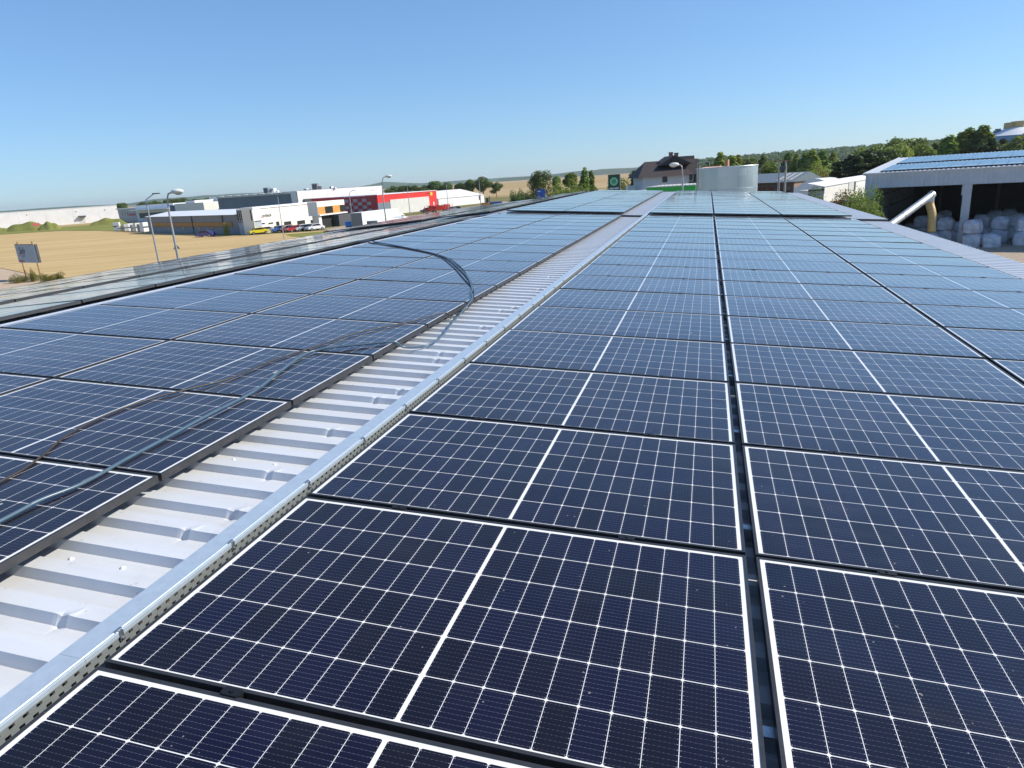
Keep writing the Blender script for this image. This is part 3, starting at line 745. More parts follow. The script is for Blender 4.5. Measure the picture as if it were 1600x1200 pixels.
for i,(x,y) in enumerate(((802,297.5),(812,296.5),(820,298),(826,297.5),(836,299.5))):
    tree('bush', x, y, 175, 'small dark shrub in the field, %s from the white hall towards the blue sign' % ORD[i], 'bush', LEAF_D, .8, group='shrubs in the field before the blue sign')
tree('bush', 977, 276, 150, 'green thicket right of the fuel price sign', 'bush', LEAF_A, 1.1)
tree('bush', 970, 281, 140, 'yellow shrub touching the right edge of the fuel price sign', 'bush', LEAF_Y, .9)
tree('conifer', 990, 268, 125, 'dark conifer standing left of the brown roofed house', 'pine', LEAF_C, 1.0, 6000, .13)
tree('conifer', 1001, 262, 130, 'dark conifer half hidden by the left roof edge of the house', 'pine', LEAF_C, 1.0, 6000, .13)
# right side wood, each crown apart
right = [
 (1108,250,300,'pine',LEAF_D,1.3,'dark tree just right of the house roof, behind the tank'),
 (1127,240,230,'poplar',LEAF_B,1.9,'light green poplar rising over the left part of the round tank'),
 (1143,244,235,'poplar',LEAF_B,2.0,'second light poplar above the middle of the round tank'),
 (1154,243,240,'poplar',LEAF_B,2.0,'third light poplar above the round tank'),
 (1170,247,280,'broad',LEAF_A,1.2,'rounded mid green tree above the right part of the tank'),
 (1192,244,270,'poplar',LEAF_A,1.9,'green tree straight behind the right rim of the tank'),
 (1204,252,190,'broad',LEAF_A,1.1,'rounded tree just left of the twin concrete poles'),
 (1232,239,240,'poplar',LEAF_A,2.0,'tall tree right of the twin concrete poles'),
 (1243,241,230,'poplar',LEAF_B,1.7,'paler poplar close to the twin concrete poles'),
 (1257,240,225,'poplar',LEAF_A,1.9,'green poplar over the brick workshop gable'),
 (1266,237,215,'poplar',LEAF_B,2.3,'broad bright poplar above the workshop, the widest of that group'),
 (1283,236,235,'poplar',LEAF_A,2.0,'poplar right of the broad bright one'),
 (1300,238,245,'poplar',LEAF_B,1.9,'bright poplar behind the white tent roof'),
 (1280,262,160,'bush',LEAF_Y,1.3,'yellow-green bush behind the brick workshop gable'),
 (1292,256,165,'bush',LEAF_B,1.2,'bright green bush above the first white tent'),
 (1268,268,150,'bush',LEAF_A,1.0,'low dark bush next to the workshop gable'),
 (1310,252,150,'pine',LEAF_C,1.9,'leftmost dark pine behind the white tents'),
 (1325,243,150,'pine',LEAF_C,1.9,'dark pine second from the left behind the tents'),
 (1340,246,140,'pine',LEAF_C,2.0,'lower dark pine right above the long white tent'),
 (1356,236,150,'pine',LEAF_C,1.9,'dark pine behind the left corner of the bag store'),
 (1372,238,155,'pine',LEAF_C,1.8,'dark pine rising just above the roof start of the bag store'),
 (1364,227,200,'broad',LEAF_A,1.3,'green crown behind the pines at the bag store corner'),
 (1385,233,150,'broad',LEAF_D,1.2,'dark round crown above the left roof end of the bag store'),
 (1400,217,190,'broad',LEAF_A,1.2,'tall tree with a narrow top above the bag store roof'),
 (1404,226,160,'broad',LEAF_B,1.0,'yellowish crown in front of the tall narrow-topped tree'),
 (1424,217,190,'broad',LEAF_A,1.25,'tall loose tree, second high crown above the bag store'),
 (1438,226,165,'broad',LEAF_A,1.2,'low spreading tree right of the second high crown'),
 (1462,224,190,'poplar',LEAF_A,1.9,'pointed tree in the dip of the tree line'),
 (1480,214,180,'poplar',LEAF_B,2.6,'wide light green poplar left of the tallest trees'),
 (1500,208,180,'poplar',LEAF_B,2.5,'high light green poplar beside the two tallest trees'),
 (1513,202,180,'poplar',LEAF_A,2.3,'tall dark-topped tree, left of the two tallest'),
 (1530,200,178,'poplar',LEAF_A,2.2,'tallest tree, right one of the two tallest above the roof'),
 (1545,217,160,'pine',LEAF_C,1.5,'dark pine at the left foot of the blue silo'),
 (1567,218,165,'pine',LEAF_C,1.4,'small pine standing before the blue silo'),
 (1552,222,170,'broad',LEAF_D,1.0,'low dark tree between the pine pair and the silo'),
 (1592,213,150,'broad',LEAF_A,1.3,'green tree right of the blue silo at the picture edge'),
 (1640,205,170,'poplar',LEAF_A,2.2,'tree beyond the right picture edge'),
]
for (x,y,D,k,m,wd,l) in right: tree({'pine':'pine','poplar':'poplar','bush':'bush','broad':'broadleaf_tree'}[k], x,y,D,l,k,m,wd, group='trees at the edge of the wood')
# forest on the hill behind: nobody could count it
pts = []
rg = np.random.default_rng(11)
N = 5200
fx = rg.uniform(1000,1800,N); fd = 1-.35*rg.random(N)**1.0
prof = [(1010,-1),(1060,1),(1110,5),(1160,6),(1250,8),(1330,8),(1420,9),(1500,11),(1700,14),(1900,4)]
cs = []
for x,fdv in zip(fx,fd):
    q = G(x,1500*fdv,hor(x)); hp = np.interp(x,[p[0] for p in prof],[p[1] for p in prof]); zt = 8+hp*1500/F
    fh = np.interp(fdv,[.65,.79,.9125,1],[0,.35,.78,1]); cs.append((q.x,q.y,zt*fh))
cs = np.array(cs)
# nearer, lower wood floor
fx2 = rg.uniform(1090,1750,2600); fd2 = rg.uniform(330,900,2600); c2 = np.array([tuple(G(x,d)) for x,d in zip(fx2,fd2)]); sz0 = np.concatenate([rg.uniform(3.0,6.0,len(cs)), rg.uniform(1.8,3.1,len(c2))]); cs = np.vstack([cs,c2])
k = 30; n = len(cs)*k
cc = np.repeat(cs,k,0); s = np.repeat(sz0,k)
d = rg.normal(size=(n,3)); d /= np.linalg.norm(d,axis=1)[:,None]
c = cc+d*s[:,None]*np.array([.8,.8,1.15])+np.array([0,0,1])*s[:,None]*.9
t = np.cross(d, rg.normal(size=(n,3))); t /= np.linalg.norm(t,axis=1)[:,None]; bt = np.cross(d,t); sz = (s*.42)[:,None]
vv_ = np.stack([c-t*sz-bt*sz*.6,c+t*sz-bt*sz*.6,c+t*sz*.3+bt*sz],1).reshape(-1,3)
me = bpy.data.meshes.new('forest'); me.vertices.add(3*n); me.vertices.foreach_set('co', vv_.ravel()); me.loops.add(3*n); me.loops.foreach_set('vertex_index', np.arange(3*n))
me.polygons.add(n); me.polygons.foreach_set('loop_start', np.arange(n)*3); me.polygons.foreach_set('loop_total', np.full(n,3)); me.update(calc_edges=True); me.validate(); me.materials.append(FOR)
fo = bpy.data.objects.new('forest', me); COL.objects.link(fo); setp(fo, 'dense dark wood covering the hillside behind the village', 'forest', kind='stuff')

# ------------------------------------------------------------------ buildings placed by their facade line
class Fac:
    def __init__(s, name, label, xl, dl, xr, dr, cat='building', group=None, y=None, y2=None):
        a = G(xl,dl,y); b = G(xr,dr,y2 or y); s.o = a; s.L = (b-a).length; s.ang = math.atan2(b.y-a.y, b.x-a.x)
        s.e = (b-a).normalized(); s.n = Vector((-s.e.y, s.e.x, 0)); s.t = thing(name, label, cat, a, (0,0,s.ang), group)
    def q(s, x, y, off=0):      # picture point -> (along, height) on the facade plane, off metres behind it
        d = Vector(ray(x,y)); c = Vector(C); k = ((s.o+s.n*off-c).dot(s.n))/d.dot(s.n); p = c+d*k
        return ((p-s.o).dot(s.e), p.z)
    def box(s, name, m, x0,x1,y0,y1,z0,z1, parent=None):
        mb = MB(); mb.box(x0,x1,y0,y1,z0,z1); return mb.build(name, m, parent or s.t)
    def rect(s, name, m, xa,ya,xb,yb, out=.06, inn=.02, parent=None, off=0):
        (x0,z1) = s.q(xa,ya,off); (x1,z0) = s.q(xb,yb,off)
        if z0 > z1: z0,z1 = z1,z0
        return s.box(name, m, x0,x1,off-out,off+inn,max(0.02,z0),z1,parent)
    def window(s, xa,ya,xb,yb, fr=PALEG):
        (x0,z1) = s.q(xa,ya); (x1,z0) = s.q(xb,yb); w_ = s.rect('window', fr, xa,ya,xb,yb, .05)
        b = .08; g_ = s.box('pane', DARK, x0+b, x1-b, -.075,-.052, max(0.05,z0)+b, z1-b, w_); return w_

# long white warehouse at the far left
f = Fac('long_warehouse', 'very long plain white warehouse at the far left edge', -420, 290, 187, 372)
f.box('wall', WHITEP, 0,f.L,0,60,0,7.9)
f.box('parapet', ROOFW, -.1,f.L+.1,-.1,60.1,7.9,8.15)
mb = MB()
for i in range(0,int(f.L/12)): mb.box(12*i+6,12*i+6.12,-.03,0.0,.2,7.8)
mb.build('panel_joints', PALEG, f.t)
f.rect('canopy', DGREY, 122,337.5,134,338.8, 1.5); f.rect('door', PALEG, 123,339,134,347.5, .1)
for x,y in ((41,335),(118,330),(163,327)): f.rect('vent', DGREY, x,y,x+1.6,y+1.6,.1)
# red board leaning on the mound
f = Fac('site_board', 'small red board on the green mound before the white warehouse', 53, 285, 64, 287, 'board')
f.box('board', mat('weathered_red',(.45,.10,.08),.6), 0,f.L,0,.1,1.9,3.1); f.box('post', WOOD, .2,.35,.1,.2,0,3); f.box('post', WOOD, f.L-.4,f.L-.25,.1,.2,0,3)
# low white buildings behind
f = Fac('glazed_showroom', 'low grey glazed building with a red sign panel, beside the white warehouse', 188, 330, 218, 322)
f.box('wall', mat('pale_glazing',(.36,.40,.44),.3), 0,f.L,0,25,0,6.0); f.box('roof', ROOFW, -.5,f.L+.5,-.6,25.5,6.0,6.5)
f.rect('red_sign', mat('soft_red',(.62,.16,.15),.6), 201,333.5,212,336.6,.12)
for x in (190,194,198,213): f.rect('window', DARK, x,330.5,x+2.4,337,.06)
f = Fac('white_depot', 'low white flat building behind the grey shed, long shaded loading bay', 216, 318, 275, 300)
f.box('wall', ROOFW, 0,f.L,0,30,0,7.3); f.rect('loading_bay', DGREY, 218,333.2,262,339, .3); f.box('canopy', ROOFW, 0,f.L,-3,0,5.2,5.5)
f = Fac('rooftop_block', 'cream two part block with a blue end, rising behind the grey shed roof', 270, 262, 323, 250)
f.box('wall', CREAM, 8.2*f.L/53,f.L,0,14,0,7.1); f.box('blue_end', mat('navy_cladding',(.05,.09,.2),.5), 0,8.2*f.L/53-.01,0,12,0,6.7); f.box('upper_floor', WHITEP, f.L*.35,f.L*.62,2,10,7.1,7.9)
# grey shed with orange slats
f = Fac('grey_shed', 'long grey brown shed with a band of ochre slats, behind the stubble field', 233.5, 194.5, 378, 153)
zt = f.q(300,335.4)[1]; zt = 4.35
f.box('wall', GREYW, 0,f.L,0,8,0,zt)
mb = MB(); mb.prism([(-.5,zt),(6.5,zt+1.0),(8.4,zt+.8),(8.4,zt)], 'x', -.5, f.L-.2); mb.build('roof', ROOFW, f.t)
f.box('plinth', BLUEG, 0.1,f.L-.1,-.06,0,0,1.1)
(a,z1) = f.q(239,345.5); (b,z0) = f.q(363,350.5); mb = MB(); n = 90; st = (b-a)/n
zlo, zhi = 1.75, 2.65
for i in range(n): mb.box(a+st*i, a+st*(i+.68), -.14,-.02, zlo, zhi)
mb.build('ochre_slats', ORANGE, f.t)
f.box('slat_backing', mat('brown_board',(.20,.13,.08),.7), a-.3,b+.3,-.02,-.003,zlo-.1,zhi+.1)
for x in (301,349): 
    x0 = f.q(x,350)[0]; f.box('downpipe', DGREY, x0,x0+.25,-.2,-.003,0,zt)
for i,x in enumerate((262,285,310,330,352)):
    f.rect('window', DARK, x,355.5,x+4,358,.08)
# striped end block and the cream showroom
f = Fac('striped_block', 'small block with dark and white vertical fins above a grey base', 375.5, 153, 399.5, 150)
f.box('wall', mat('pale_blue_grey',(.42,.46,.50),.6), 0,f.L,0,2,0,2.6); f.box('upper_wall', WHITEP, 0,f.L,-.05,2,2.85,5.5); f.box('shadow_gap', DGREY, 0,f.L,-.02,2,2.6,2.85)
mb = MB(); n = 8
for i in range(n): mb.box(f.L*(i+.3)/n, f.L*(i+.62)/n, -.25,-.05, 2.95, 5.2)
mb.build('fins', DGREY, f.t)
for x in (381.5,385,391.5,395): f.rect('window', DARK, x,349.3,x+1.8,352.2,.06)
f = Fac('showroom', 'cream two storey showroom with red and black lettering above parked cars', 399.8, 150, 499, 174)
f.box('wall', CREAM, 0,f.L,0,2.8,0,5.35); f.box('parapet', ROOFW, -.05,f.L+.15,-.2,2.9,5.35,5.75)
x0,z0 = f.q(402,336.8)
text_obj('sign_letter', 'L', 1.6, RED, f.t, (x0+.35,-.14,3.4), depth=.06, sx=1.5)
text_obj('sign_lettering', 'andeck', 1.05, DGREY, f.t, (x0+1.6,-.14,3.45), depth=.02, sx=1.15)
for (xa,xb) in ((406,414),(418.6,427)): f.window(xa,348.3-(xa-406)*.05,xb,350.4-(xa-406)*.05)
for (xa,xb) in ((443,456.5),(463.5,478),(484.5,498)): f.window(xa,346.2-(xa-443)*.07,xb,358-(xa-443)*.07)
f.rect('door', DARK, 431,346.5,438,361,.06)
for (xa,xb) in ((440,455),(461.5,475.5),(480.5,492.5)):
    (a,z1) = f.q(xa,326.5-(xa-440)*.06); (b,z0) = f.q(xb,332.5-(xa-440)*.06)
    mb = MB(); mb.box(a,b,-.03,-.003,z1-.06,z1); mb.box(a,b,-.03,-.003,z0,z0+.06); mb.box(b-.06,b,-.03,-.003,z0+.06,z1-.06); mb.build('panel_frame', PALEG, f.t)
f = Fac('entrance_portal', 'protruding cream and ochre entrance block with dark gate below', 500, 156, 542, 166)
zb = 5.9
f.box('upper_wall', CREAM, 0,f.L,0,2.6,3.05,zb); f.box('pillar', CREAM, 0,1.1,0,1,0,3.05)
f.box('slab', ROOFW, -.15,f.L+.2,-.5,2.6,2.8,3.05)
f.box('ochre_band', ORANGE, .1,f.L+.03,-.06,2.0,3.1,4.75)
for xa,xb in ((508,520),(531.5,540)):
    x0 = f.q(xa,330)[0]; x1 = f.q(xb,330)[0]; f.box('window', DARK, x0,x1,-.12,-.062,3.2,4.7)
x0 = f.q(507,345)[0]; x1 = f.q(523,345)[0]
f.box('dark_gate', BLACKR, x0,x1,.5,.7,0,2.8); f.box('side_wall', DGREY, x1+.02,f.L+.4,-1.2,0.4,0,2.55)
f.box('rear_wall', CREAM, 1.1,f.L,1.4,2.5,0,2.8)
# big blue-grey hall with white serrated eaves
f = Fac('blue_grey_hall', 'large blue-grey hall with white serrated eaves behind the showroom', 340, 235, 455, 228, y=312, y2=304)
f.box('wall', BLUEG, 0,f.L,0,50,0,8.0)
mb = MB(); n = 9
for i in range(n): mb.prism([(f.L*i/n,8.0),(f.L*(i+.95)/n,8.0),(f.L*(i+.9)/n,8.55),(f.L*i/n,8.75)], 'y', -.4, 50)
mb.build('roof', mat('light_eaves',(.62,.62,.60),.6), f.t)
f.box('end_wall', WHITEP, f.L,f.L+1.9,-.3,50,0,8.7)
def rooftop(name, label, x0,x1,ytop,D,m,zb=8.6):
    a = G(x0,D); b = G(x1,D); h = P((x0+x1)/2,ytop,D).z; ff = Fac(name,label,x0,D,x1,D,'rooftop unit','plant on the factory roofs'); ff.t.location.z = zb
    ff.box('casing', m, 0,ff.L,0,3,0,h-zb); ff.box('grille', DGREY, ff.L*.15,ff.L*.8,-.05,0,.2,(h-zb)*.8); ff.box('duct', m, ff.L,ff.L+1.2,.5,1.8,0,(h-zb)*.55)
rooftop('ventilation_unit', 'blue-grey ventilation unit on the blue-grey hall roof', 418.5,425.5,293,240,BLUEG)
rooftop('ventilation_unit', 'white roof box beside the blue-grey unit', 427,434.5,294,242,WHITEP)
rooftop('ventilation_unit', 'tall brown-grey ventilation tower on the white factory roof', 493.5,502,286.5,236,GREYW,8.7)
rooftop('ventilation_unit', 'low white hood left of the brown-grey tower', 480,484.5,294.5,237,WHITEP,8.7)
rooftop('ventilation_unit', 'single white vent at the middle of the white factory roof', 520.5,523.5,291,238,WHITEP,8.7)
f = Fac('white_factory', 'long plain white factory wall above the red building', 463.5, 226, 598, 252, y=303, y2=293)
f.box('wall', WHITEP, 0,f.L,0,60,0,8.75); f.rect('joint', DGREY, 463.6,299,465.2,316,.1)
mb = MB()
for i in range(1,int(f.L/6)): mb.box(6*i,6*i+.08,-.02,0,4,8.6)
mb.build('panel_joints', PALEG, f.t); f.rect('low_wing_edge', DGREY, 474,311,540,314,.5)
x0,z0 = f.q(580,300); f.box('sign_strip', PALEG, x0,x0+1.6,-.05,0,7.3,7.6)
# red building
f = Fac('red_hall', 'bright red hall with pale lower front and yellow emblem', 592.5, 205, 684, 228)
f.box('wall', RED, 0,f.L,0,28,0,6.05); f.box('roof', ROOFW, .2,f.L-.2,.2,27.8,6.05,6.15)
mb = MB()
for i in range(1,int(f.L/1.2)): mb.box(1.2*i,1.2*i+.05,-.03,0,4.4,6.0)
mb.build('cladding_joints', RED_SHADED, f.t)
f.box('gutter_edge', WHITEP, -.1,f.L+.1,-.12,0,6.0,6.12)
a = f.q(601,325)[0]; b = f.q(671,325)[0]
f.box('grey_section', BLUEG, -.2,a+2.6,-.15,-.0,0,3.7); f.box('pale_front', PALEG, a+2.6,b,-.2,0,0,4.35)
for xa,xb in ((625,630.5),(636.5,642),(648,654),(660,664.5)): f.window(xa,322.6-(xa-625)*.06,xb,327.6-(xa-625)*.06)
x0,z0 = f.q(674,305); em = MB(); em.tube([(x0,-.05,5.1),(x0,.0,5.1)], .62, 16); em.build('emblem', mat('yellow_emblem',(.85,.55,.05),.5), f.t)
for k in range(5): f.box('sign_lettering' , DGREY, x0-2.6+k*.38,x0-2.34+k*.38,-.05,0,5.15,5.42)
x0,z0 = f.q(677.5,322); f.box('white_door_sign', WHITEP, x0,x0+.5,-.05,0,1.3,2.5)
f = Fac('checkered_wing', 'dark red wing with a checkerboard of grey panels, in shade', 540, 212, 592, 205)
f.box('wall', RED_SHADED, 0,f.L,0,4,0,5.85); f.box('roof', ROOFW, .1,f.L-.1,.1,3.9,5.85,5.95)
chk = mat('grey_check',(.42,.40,.40),.6)
for r in range(5):
    for c_ in range(6):
        if (r+c_) % 2 == 0 and c_ < 6: 
            f.box('grey_panel', chk, f.L*(c_*.135+.02), f.L*(c_*.135+.145), -.05,0, 5.2-r*1.0-.9, 5.2-r*1.0)
# white tent hall
f = Fac('tent_hall', 'long cream tent hall right of the red building', 686, 243, 757, 262)
WID = 24; 
f.box('wall', WHITEP, 0,f.L,0,WID,0,3.0)
mb = MB(); mb.prism([(-.2,3.0),(WID*.5,5.6),(WID+.2,3.0)], 'x', -.2, f.L+.2); mb.build('roof', TARP, f.t)
f.rect('door', DGREY, 748,306,750,312,.1)
# ------------------------------------------------------------------ house, canopy, tank in the centre
f = Fac('house', 'white house with a steep dark brown tiled roof behind the tank', 1004, 112, 1076, 112, y=278)
L = f.L
f.box('wall', HWALL, 0,L,0,9,0,7.0)
mb = MB()   # hipped main roof
ez, rz = 6.85, 9.35
p = [(-.9,-.9,ez),(L+.9,-.9,ez),(L+.9,9.9,ez),(-.9,9.9,ez),(1.2,4.5,rz),(L-1.2,4.5,rz)]
for q in ((0,1,5,4),(1,2,5),(2,3,4,5),(3,0,4)): mb.poly([p[i] for i in q])
mb.poly([p[i] for i in (3,2,1,0)])
r0 = mb.build('roof', TILE, f.t)
mb = MB(); g_ = [(3.2,ez+1.0),(6.2,10.0),(9.6,ez+1.0)]
mb.prism([(3.0,8.6),(5.4,10.05),(8.4,8.6)], 'y', 1.2, 8.5); mb.build('cross_roof', TILE, r0)
mb = MB(); mb.prism([(5.2,7.6),(5.2,8.0),(6.0,9.9),(6.4,9.9),(7,7.6)], 'x', L*.72, L+2.4); mb.build('upper_roof', TILE, r0)
mb = MB(); mb.prism([(1.6,6.9),(3.6,9.35),(4.3,9.35),(7.2,6.9)], 'x', L*.62, L+2.35); mb.build('wing_roof', TILE, r0)
f.box('wing_wall', mat('dark_timber',(.035,.03,.03),.8), L+.0,L+2.1,2.0,7,0,6.9)
for x,h in ((5.2,10.5),(6.1,10.35)):
    c_ = f.box('chimney', BRICK, x,x+.55,3.6,4.2,8.4,h,r0); f.box('cap', DGREY, x-.06,x+.61,3.54,4.26,h,h+.12,c_)
f.window(1034,274.5,1043.5,285.5,PALEG); f.window(1076,272,1083,283)
mb = MB(); mb.tube([(L+1.2,-.7,5.5),(L+1.2,-.7,8.6)], .05, 5); mb.tube([(L+3.2,-.7,5.5),(L+3.2,-.7,8.7)], .05, 5); mb.tube([(L+1.2,-.7,8.6),(L+3.2,-.7,8.7)], .05, 5); mb.tube([(L+1.2,-.7,6.2),(L+3.0,-.7,8.6)], .04, 5)
mb.build('scaffold_frame', STEEL, f.t)
f = Fac('brick_gable', 'small brick gabled house peeping out behind the house and tank', 1086, 122, 1112, 120, y=262)
f.box('wall', BRICK, 0,f.L,0,7,0,6.6)
mb = MB(); mb.prism([(-.4,6.5),(f.L/2,7.9),(f.L+.4,6.5)], 'y', -.3, 7.3); mb.build('roof', mat('orange_tiles',(.40,.20,.11),.8), f.t)
f.box('chimney', mat('orange_chimney',(.55,.28,.16),.8), f.L+2,f.L+2.5,1,1.6,5,8.9)
f = Fac('canopy', 'bright green edged filling station canopy before the house', 1010, 97, 1087, 94, 'canopy', y=292)
f.box('fascia', GREENP, 0,f.L,0,8,4.95,5.6); f.box('roof_edge', PALEG, -.05,f.L+.05,-.05,8.05,5.6,5.72)
for x in (1,f.L/2,f.L-1): f.box('column', PALEG, x,x+.3,3,3.3,0,4.95)
mb = MB()
for i in range(12): mb.box(f.L*(i+.4)/12,f.L*(i+.4)/12+.06,0.1,.16,5.72,5.95)
mb.build('rail_posts', STEEL, f.t)
f = Fac('flat_kiosk', 'low teal and grey roof with a rail, left of the green canopy', 968, 104, 1012, 102, y=293)
f.box('wall', mat('teal_wall',(.10,.22,.22),.6), 0,f.L*.42,0,6,0,4.7); f.box('annex', mat('slate_panel',(.14,.16,.22),.5), f.L*.42,f.L,0,6,0,4.9)
f.box('roof_edge', PALEG, 0,f.L,-.1,6.1,4.9,5.05)
f = Fac('white_van_roof', 'white caravan seen above the kiosk, before the dark conifer', 981, 118, 998, 118, 'caravan', y=286)
f.box('body', WHITEP, 0,f.L,0,2.3,.5,5.6-.0); f.box('window', DARK, .3,f.L-.3,-.03,0,3.9,4.6)
# price sign
f = Fac('price_sign', 'dark green fuel price sign with glowing round emblem and red digits strip', 950.5, 90, 968.5, 90, 'sign', y=280)
GS = mat('dark_green_sign',(.012,.07,.035),.35)
f.box('board', GS, 0,f.L,0,.4,4.3,7.75)
em = MB(); em.tube([(f.L*.48,-.03,6.85),(f.L*.48,0,6.85)], .52, 24); em.build('emblem', mat('mint_disc',(.22,.62,.36),.4), f.t)
em = MB(); em.tube([(f.L*.48,-.05,6.85),(f.L*.48,-.03,6.85)], .34, 24); em.build('emblem_centre', mat('inner_green',(.10,.42,.20),.4), f.t)
text_obj('sign_letter', 'W', .42, mat('deep_green',(.01,.10,.04),.4), f.t, (f.L*.48,-.055,6.70), depth=.006, align='CENTER')
f.box('lettering_strip', mat('dim_white',(.55,.6,.65),.5), f.L*.1,f.L*.46,-.02,0,5.90,6.08); f.box('lettering_strip', mat('dim_white',(.55,.6,.65),.5), f.L*.52,f.L*.88,-.02,0,5.90,6.08)
f.box('price_strip', mat('red_price',(.75,.02,.02),.4), f.L*.32,f.L*.97,-.03,0,5.1,5.72); f.box('edge', PALEG, f.L,f.L+.07,0,.4,4.0,7.75)
f.box('leg', DGREY, .1,.3,.1,.3,0,4.3); f.box('leg', DGREY, f.L-.3,f.L-.1,.1,.3,0,4.3)
# blue road sign
f = Fac('road_sign', 'blue road direction sign with pale text lines in front of the large tree', 838.5, 112, 851.5, 111, 'sign', y=301)
BS = mat('blue_sign',(.02,.10,.42),.4)
f.box('board', BS, 0,f.L,0,.08,5.25,6.15); f.box('board', BS, 0,f.L,0,.08,4.35,5.2)
mb = MB(); mb.box(.15,.8,-.012,0,5.75,5.88); mb.box(.15,.65,-.012,0,4.9,5.0); mb.box(.15,.9,-.012,0,4.6,4.7); mb.build('lettering', mat('sign_white',(.7,.72,.75),.5), f.t)
f.box('post', STEEL, .2,.28,.08,.16,0,6.1); f.box('post', STEEL, f.L-.3,f.L-.22,.08,.16,0,6.1)
# tank
q = P(1137,262,62); tk = thing('round_tank', 'wide round galvanised tank with a shallow rim behind the far roof edge', 'tank', (q.x,q.y+2.7,0))
rT = 2.78
m = bpy.data.materials.new('galvanised_tank'); m.use_nodes = True; gg = NG(m); b = gg.n['Principled BSDF']
tc = gg.node('ShaderNodeTexCoord'); sp = gg.node('ShaderNodeSeparateXYZ'); gg.l.new(tc.outputs['Object'], sp.inputs[0])
ang = gg.m('ARCTAN2', sp.outputs[1], sp.outputs[0]); cmb = gg.node('ShaderNodeCombineXYZ'); gg.put(cmb.inputs[0], gg.m('FLOOR', gg.m('MULTIPLY', ang, 3.2))); gg.put(cmb.inputs[1], gg.m('FLOOR', gg.m('MULTIPLY', sp.outputs[2], 1.0)))
wn = gg.node('ShaderNodeTexWhiteNoise'); gg.l.new(cmb.outputs[0], wn.inputs['Vector'])
gg.put(b.inputs['Base Color'], gg.mix(wn.outputs['Value'], (.46,.52,.50), (.58,.64,.62))); b.inputs['Metallic'].default_value = .7; b.inputs['Roughness'].default_value = .42
mb = MB(); seg = 64
for (za,zb_,ra,rb2) in ((0,7.8,rT,rT),):
    for j in range(seg):
        a0,a1 = 2*math.pi*j/seg, 2*math.pi*(j+1)/seg
        for k_ in range(8):
            z0_,z1_ = za+(zb_-za)*k_/8, za+(zb_-za)*(k_+1)/8
            mb.quad((ra*math.cos(a0),ra*math.sin(a0),z0_),(ra*math.cos(a1),ra*math.sin(a1),z0_),(rb2*math.cos(a1),rb2*math.sin(a1),z1_),(rb2*math.cos(a0),rb2*math.sin(a0),z1_))
bw = mb.build('shell', m, tk); 
for zz in (1.95,3.9,5.85):
    mb = MB(); mb.tube([(rT*1.004*math.cos(2*math.pi*i/48),rT*1.004*math.sin(2*math.pi*i/48),zz) for i in range(49)], .018, 5, False); mb.build('hoop', STEEL, tk)
mb = MB(); mb.tube([(rT*1.0*math.cos(2*math.pi*i/48),rT*math.sin(2*math.pi*i/48),7.82) for i in range(49)], .05, 6, False); mb.build('rim', mat('pale_rim',(.75,.78,.78),.4,.4), tk)
mb = MB(); mb.poly([(rT*.98*math.cos(2*math.pi*i/48),rT*.98*math.sin(2*math.pi*i/48),7.6) for i in range(48)]); mb.build('cover', GREYW, tk)
mb = MB()
for dx in (0,.45): mb.tube([(-rT*.93-.12+dx*.3,-1.3-dx,0),(-rT*.93-.12+dx*.3,-1.3-dx,8.6)], .03, 5)
for i in range(26): mb.tube([(-rT*.93-.12,-1.3,.3+i*.3),(-rT*.93+.015,-1.75,.3+i*.3)], .015, 4)
mb.build('ladder', DGREY, tk)

# ------------------------------------------------------------------ lamps and masts
def lamp(name, label, x, ytop, D, side, head='globe', zc=None, xh=None, m=POLE, group='street lamps'):
    h = P(x,ytop,D).z; q = G(x,D,ytop); t = thing(name, label, 'street lamp', q, (0,0,math.atan2(RW[0][1],RW[0][0])), group)
    px_m = D/F; r = 1.7 if xh is None else abs(xh)*px_m
    mb = MB(); s_ = 1 if side > 0 else -1
    if head == 'globe':
        pts = [(0,0,-.1),(0,0,h*.5),(0,0,h-1.7)]+[(s_*r*(1-math.cos(a)),0,h-1.7+1.5*math.sin(a)) for a in (.35,.7,1.05,1.4)]
        mb.tube(pts, [.11,.09,.07]+[.05]*4, 8); mb.build('pole', m, t, smooth=True)
        xe = s_*r*(1-math.cos(1.4)); ar = MB(); ar.tube([(xe,0,h-.22),(xe+s_*.35,0,h-.16)], .05, 6); ar.build('arm_end', m, t)
        mb = MB(); mb.sphere((xe+s_*.62,0,h-.12), .42, 14, 8, (1.05,.6,.42)); hd = mb.build('lamp_head', mat('white_lamp_shell',(.80,.79,.74),.35), t, smooth=True)
        mb = MB(); mb.sphere((xe+s_*.68,0,h-.22), .30, 12, 6, (.95,.55,.45)); mb.build('diffuser', mat('lamp_diffuser',(.55,.54,.5),.25), hd, smooth=True)
    else:
        mb.tube([(0,0,-.1),(0,0,h*.5),(0,0,h-.55)], [.085,.07,.05], 8); mb.tube([(0,0,h-.55),(0,0,h-.4),(s_*r,0,h)], .035, 6); mb.build('pole', m, t)
        mb = MB(); mb.box(s_*r-.28 if s_<0 else s_*r-.05, s_*r+.05 if s_<0 else s_*r+.45, -.12,.12,h-.02,h+.06); mb.build('lamp_head', DGREY, t)
        mb = MB(); mb.tube([(0,0,h*.28),(0,0,h*.28+.15)], .15, 8); mb.build('collar', m, t)
    return t
lamp('street_lamp', 'big arched street lamp with white head in front of the stubble field', 257, 297.5, 46, 1, 'globe', xh=6)
lamp('street_lamp', 'thin street lamp with flat dark head beside the big arched one', 226, 304, 52, 1, 'led', xh=14)
lamp('street_lamp', 'arched street lamp with white head above the checkered red wing', 595, 274.5, 88, 1, 'globe', xh=5)
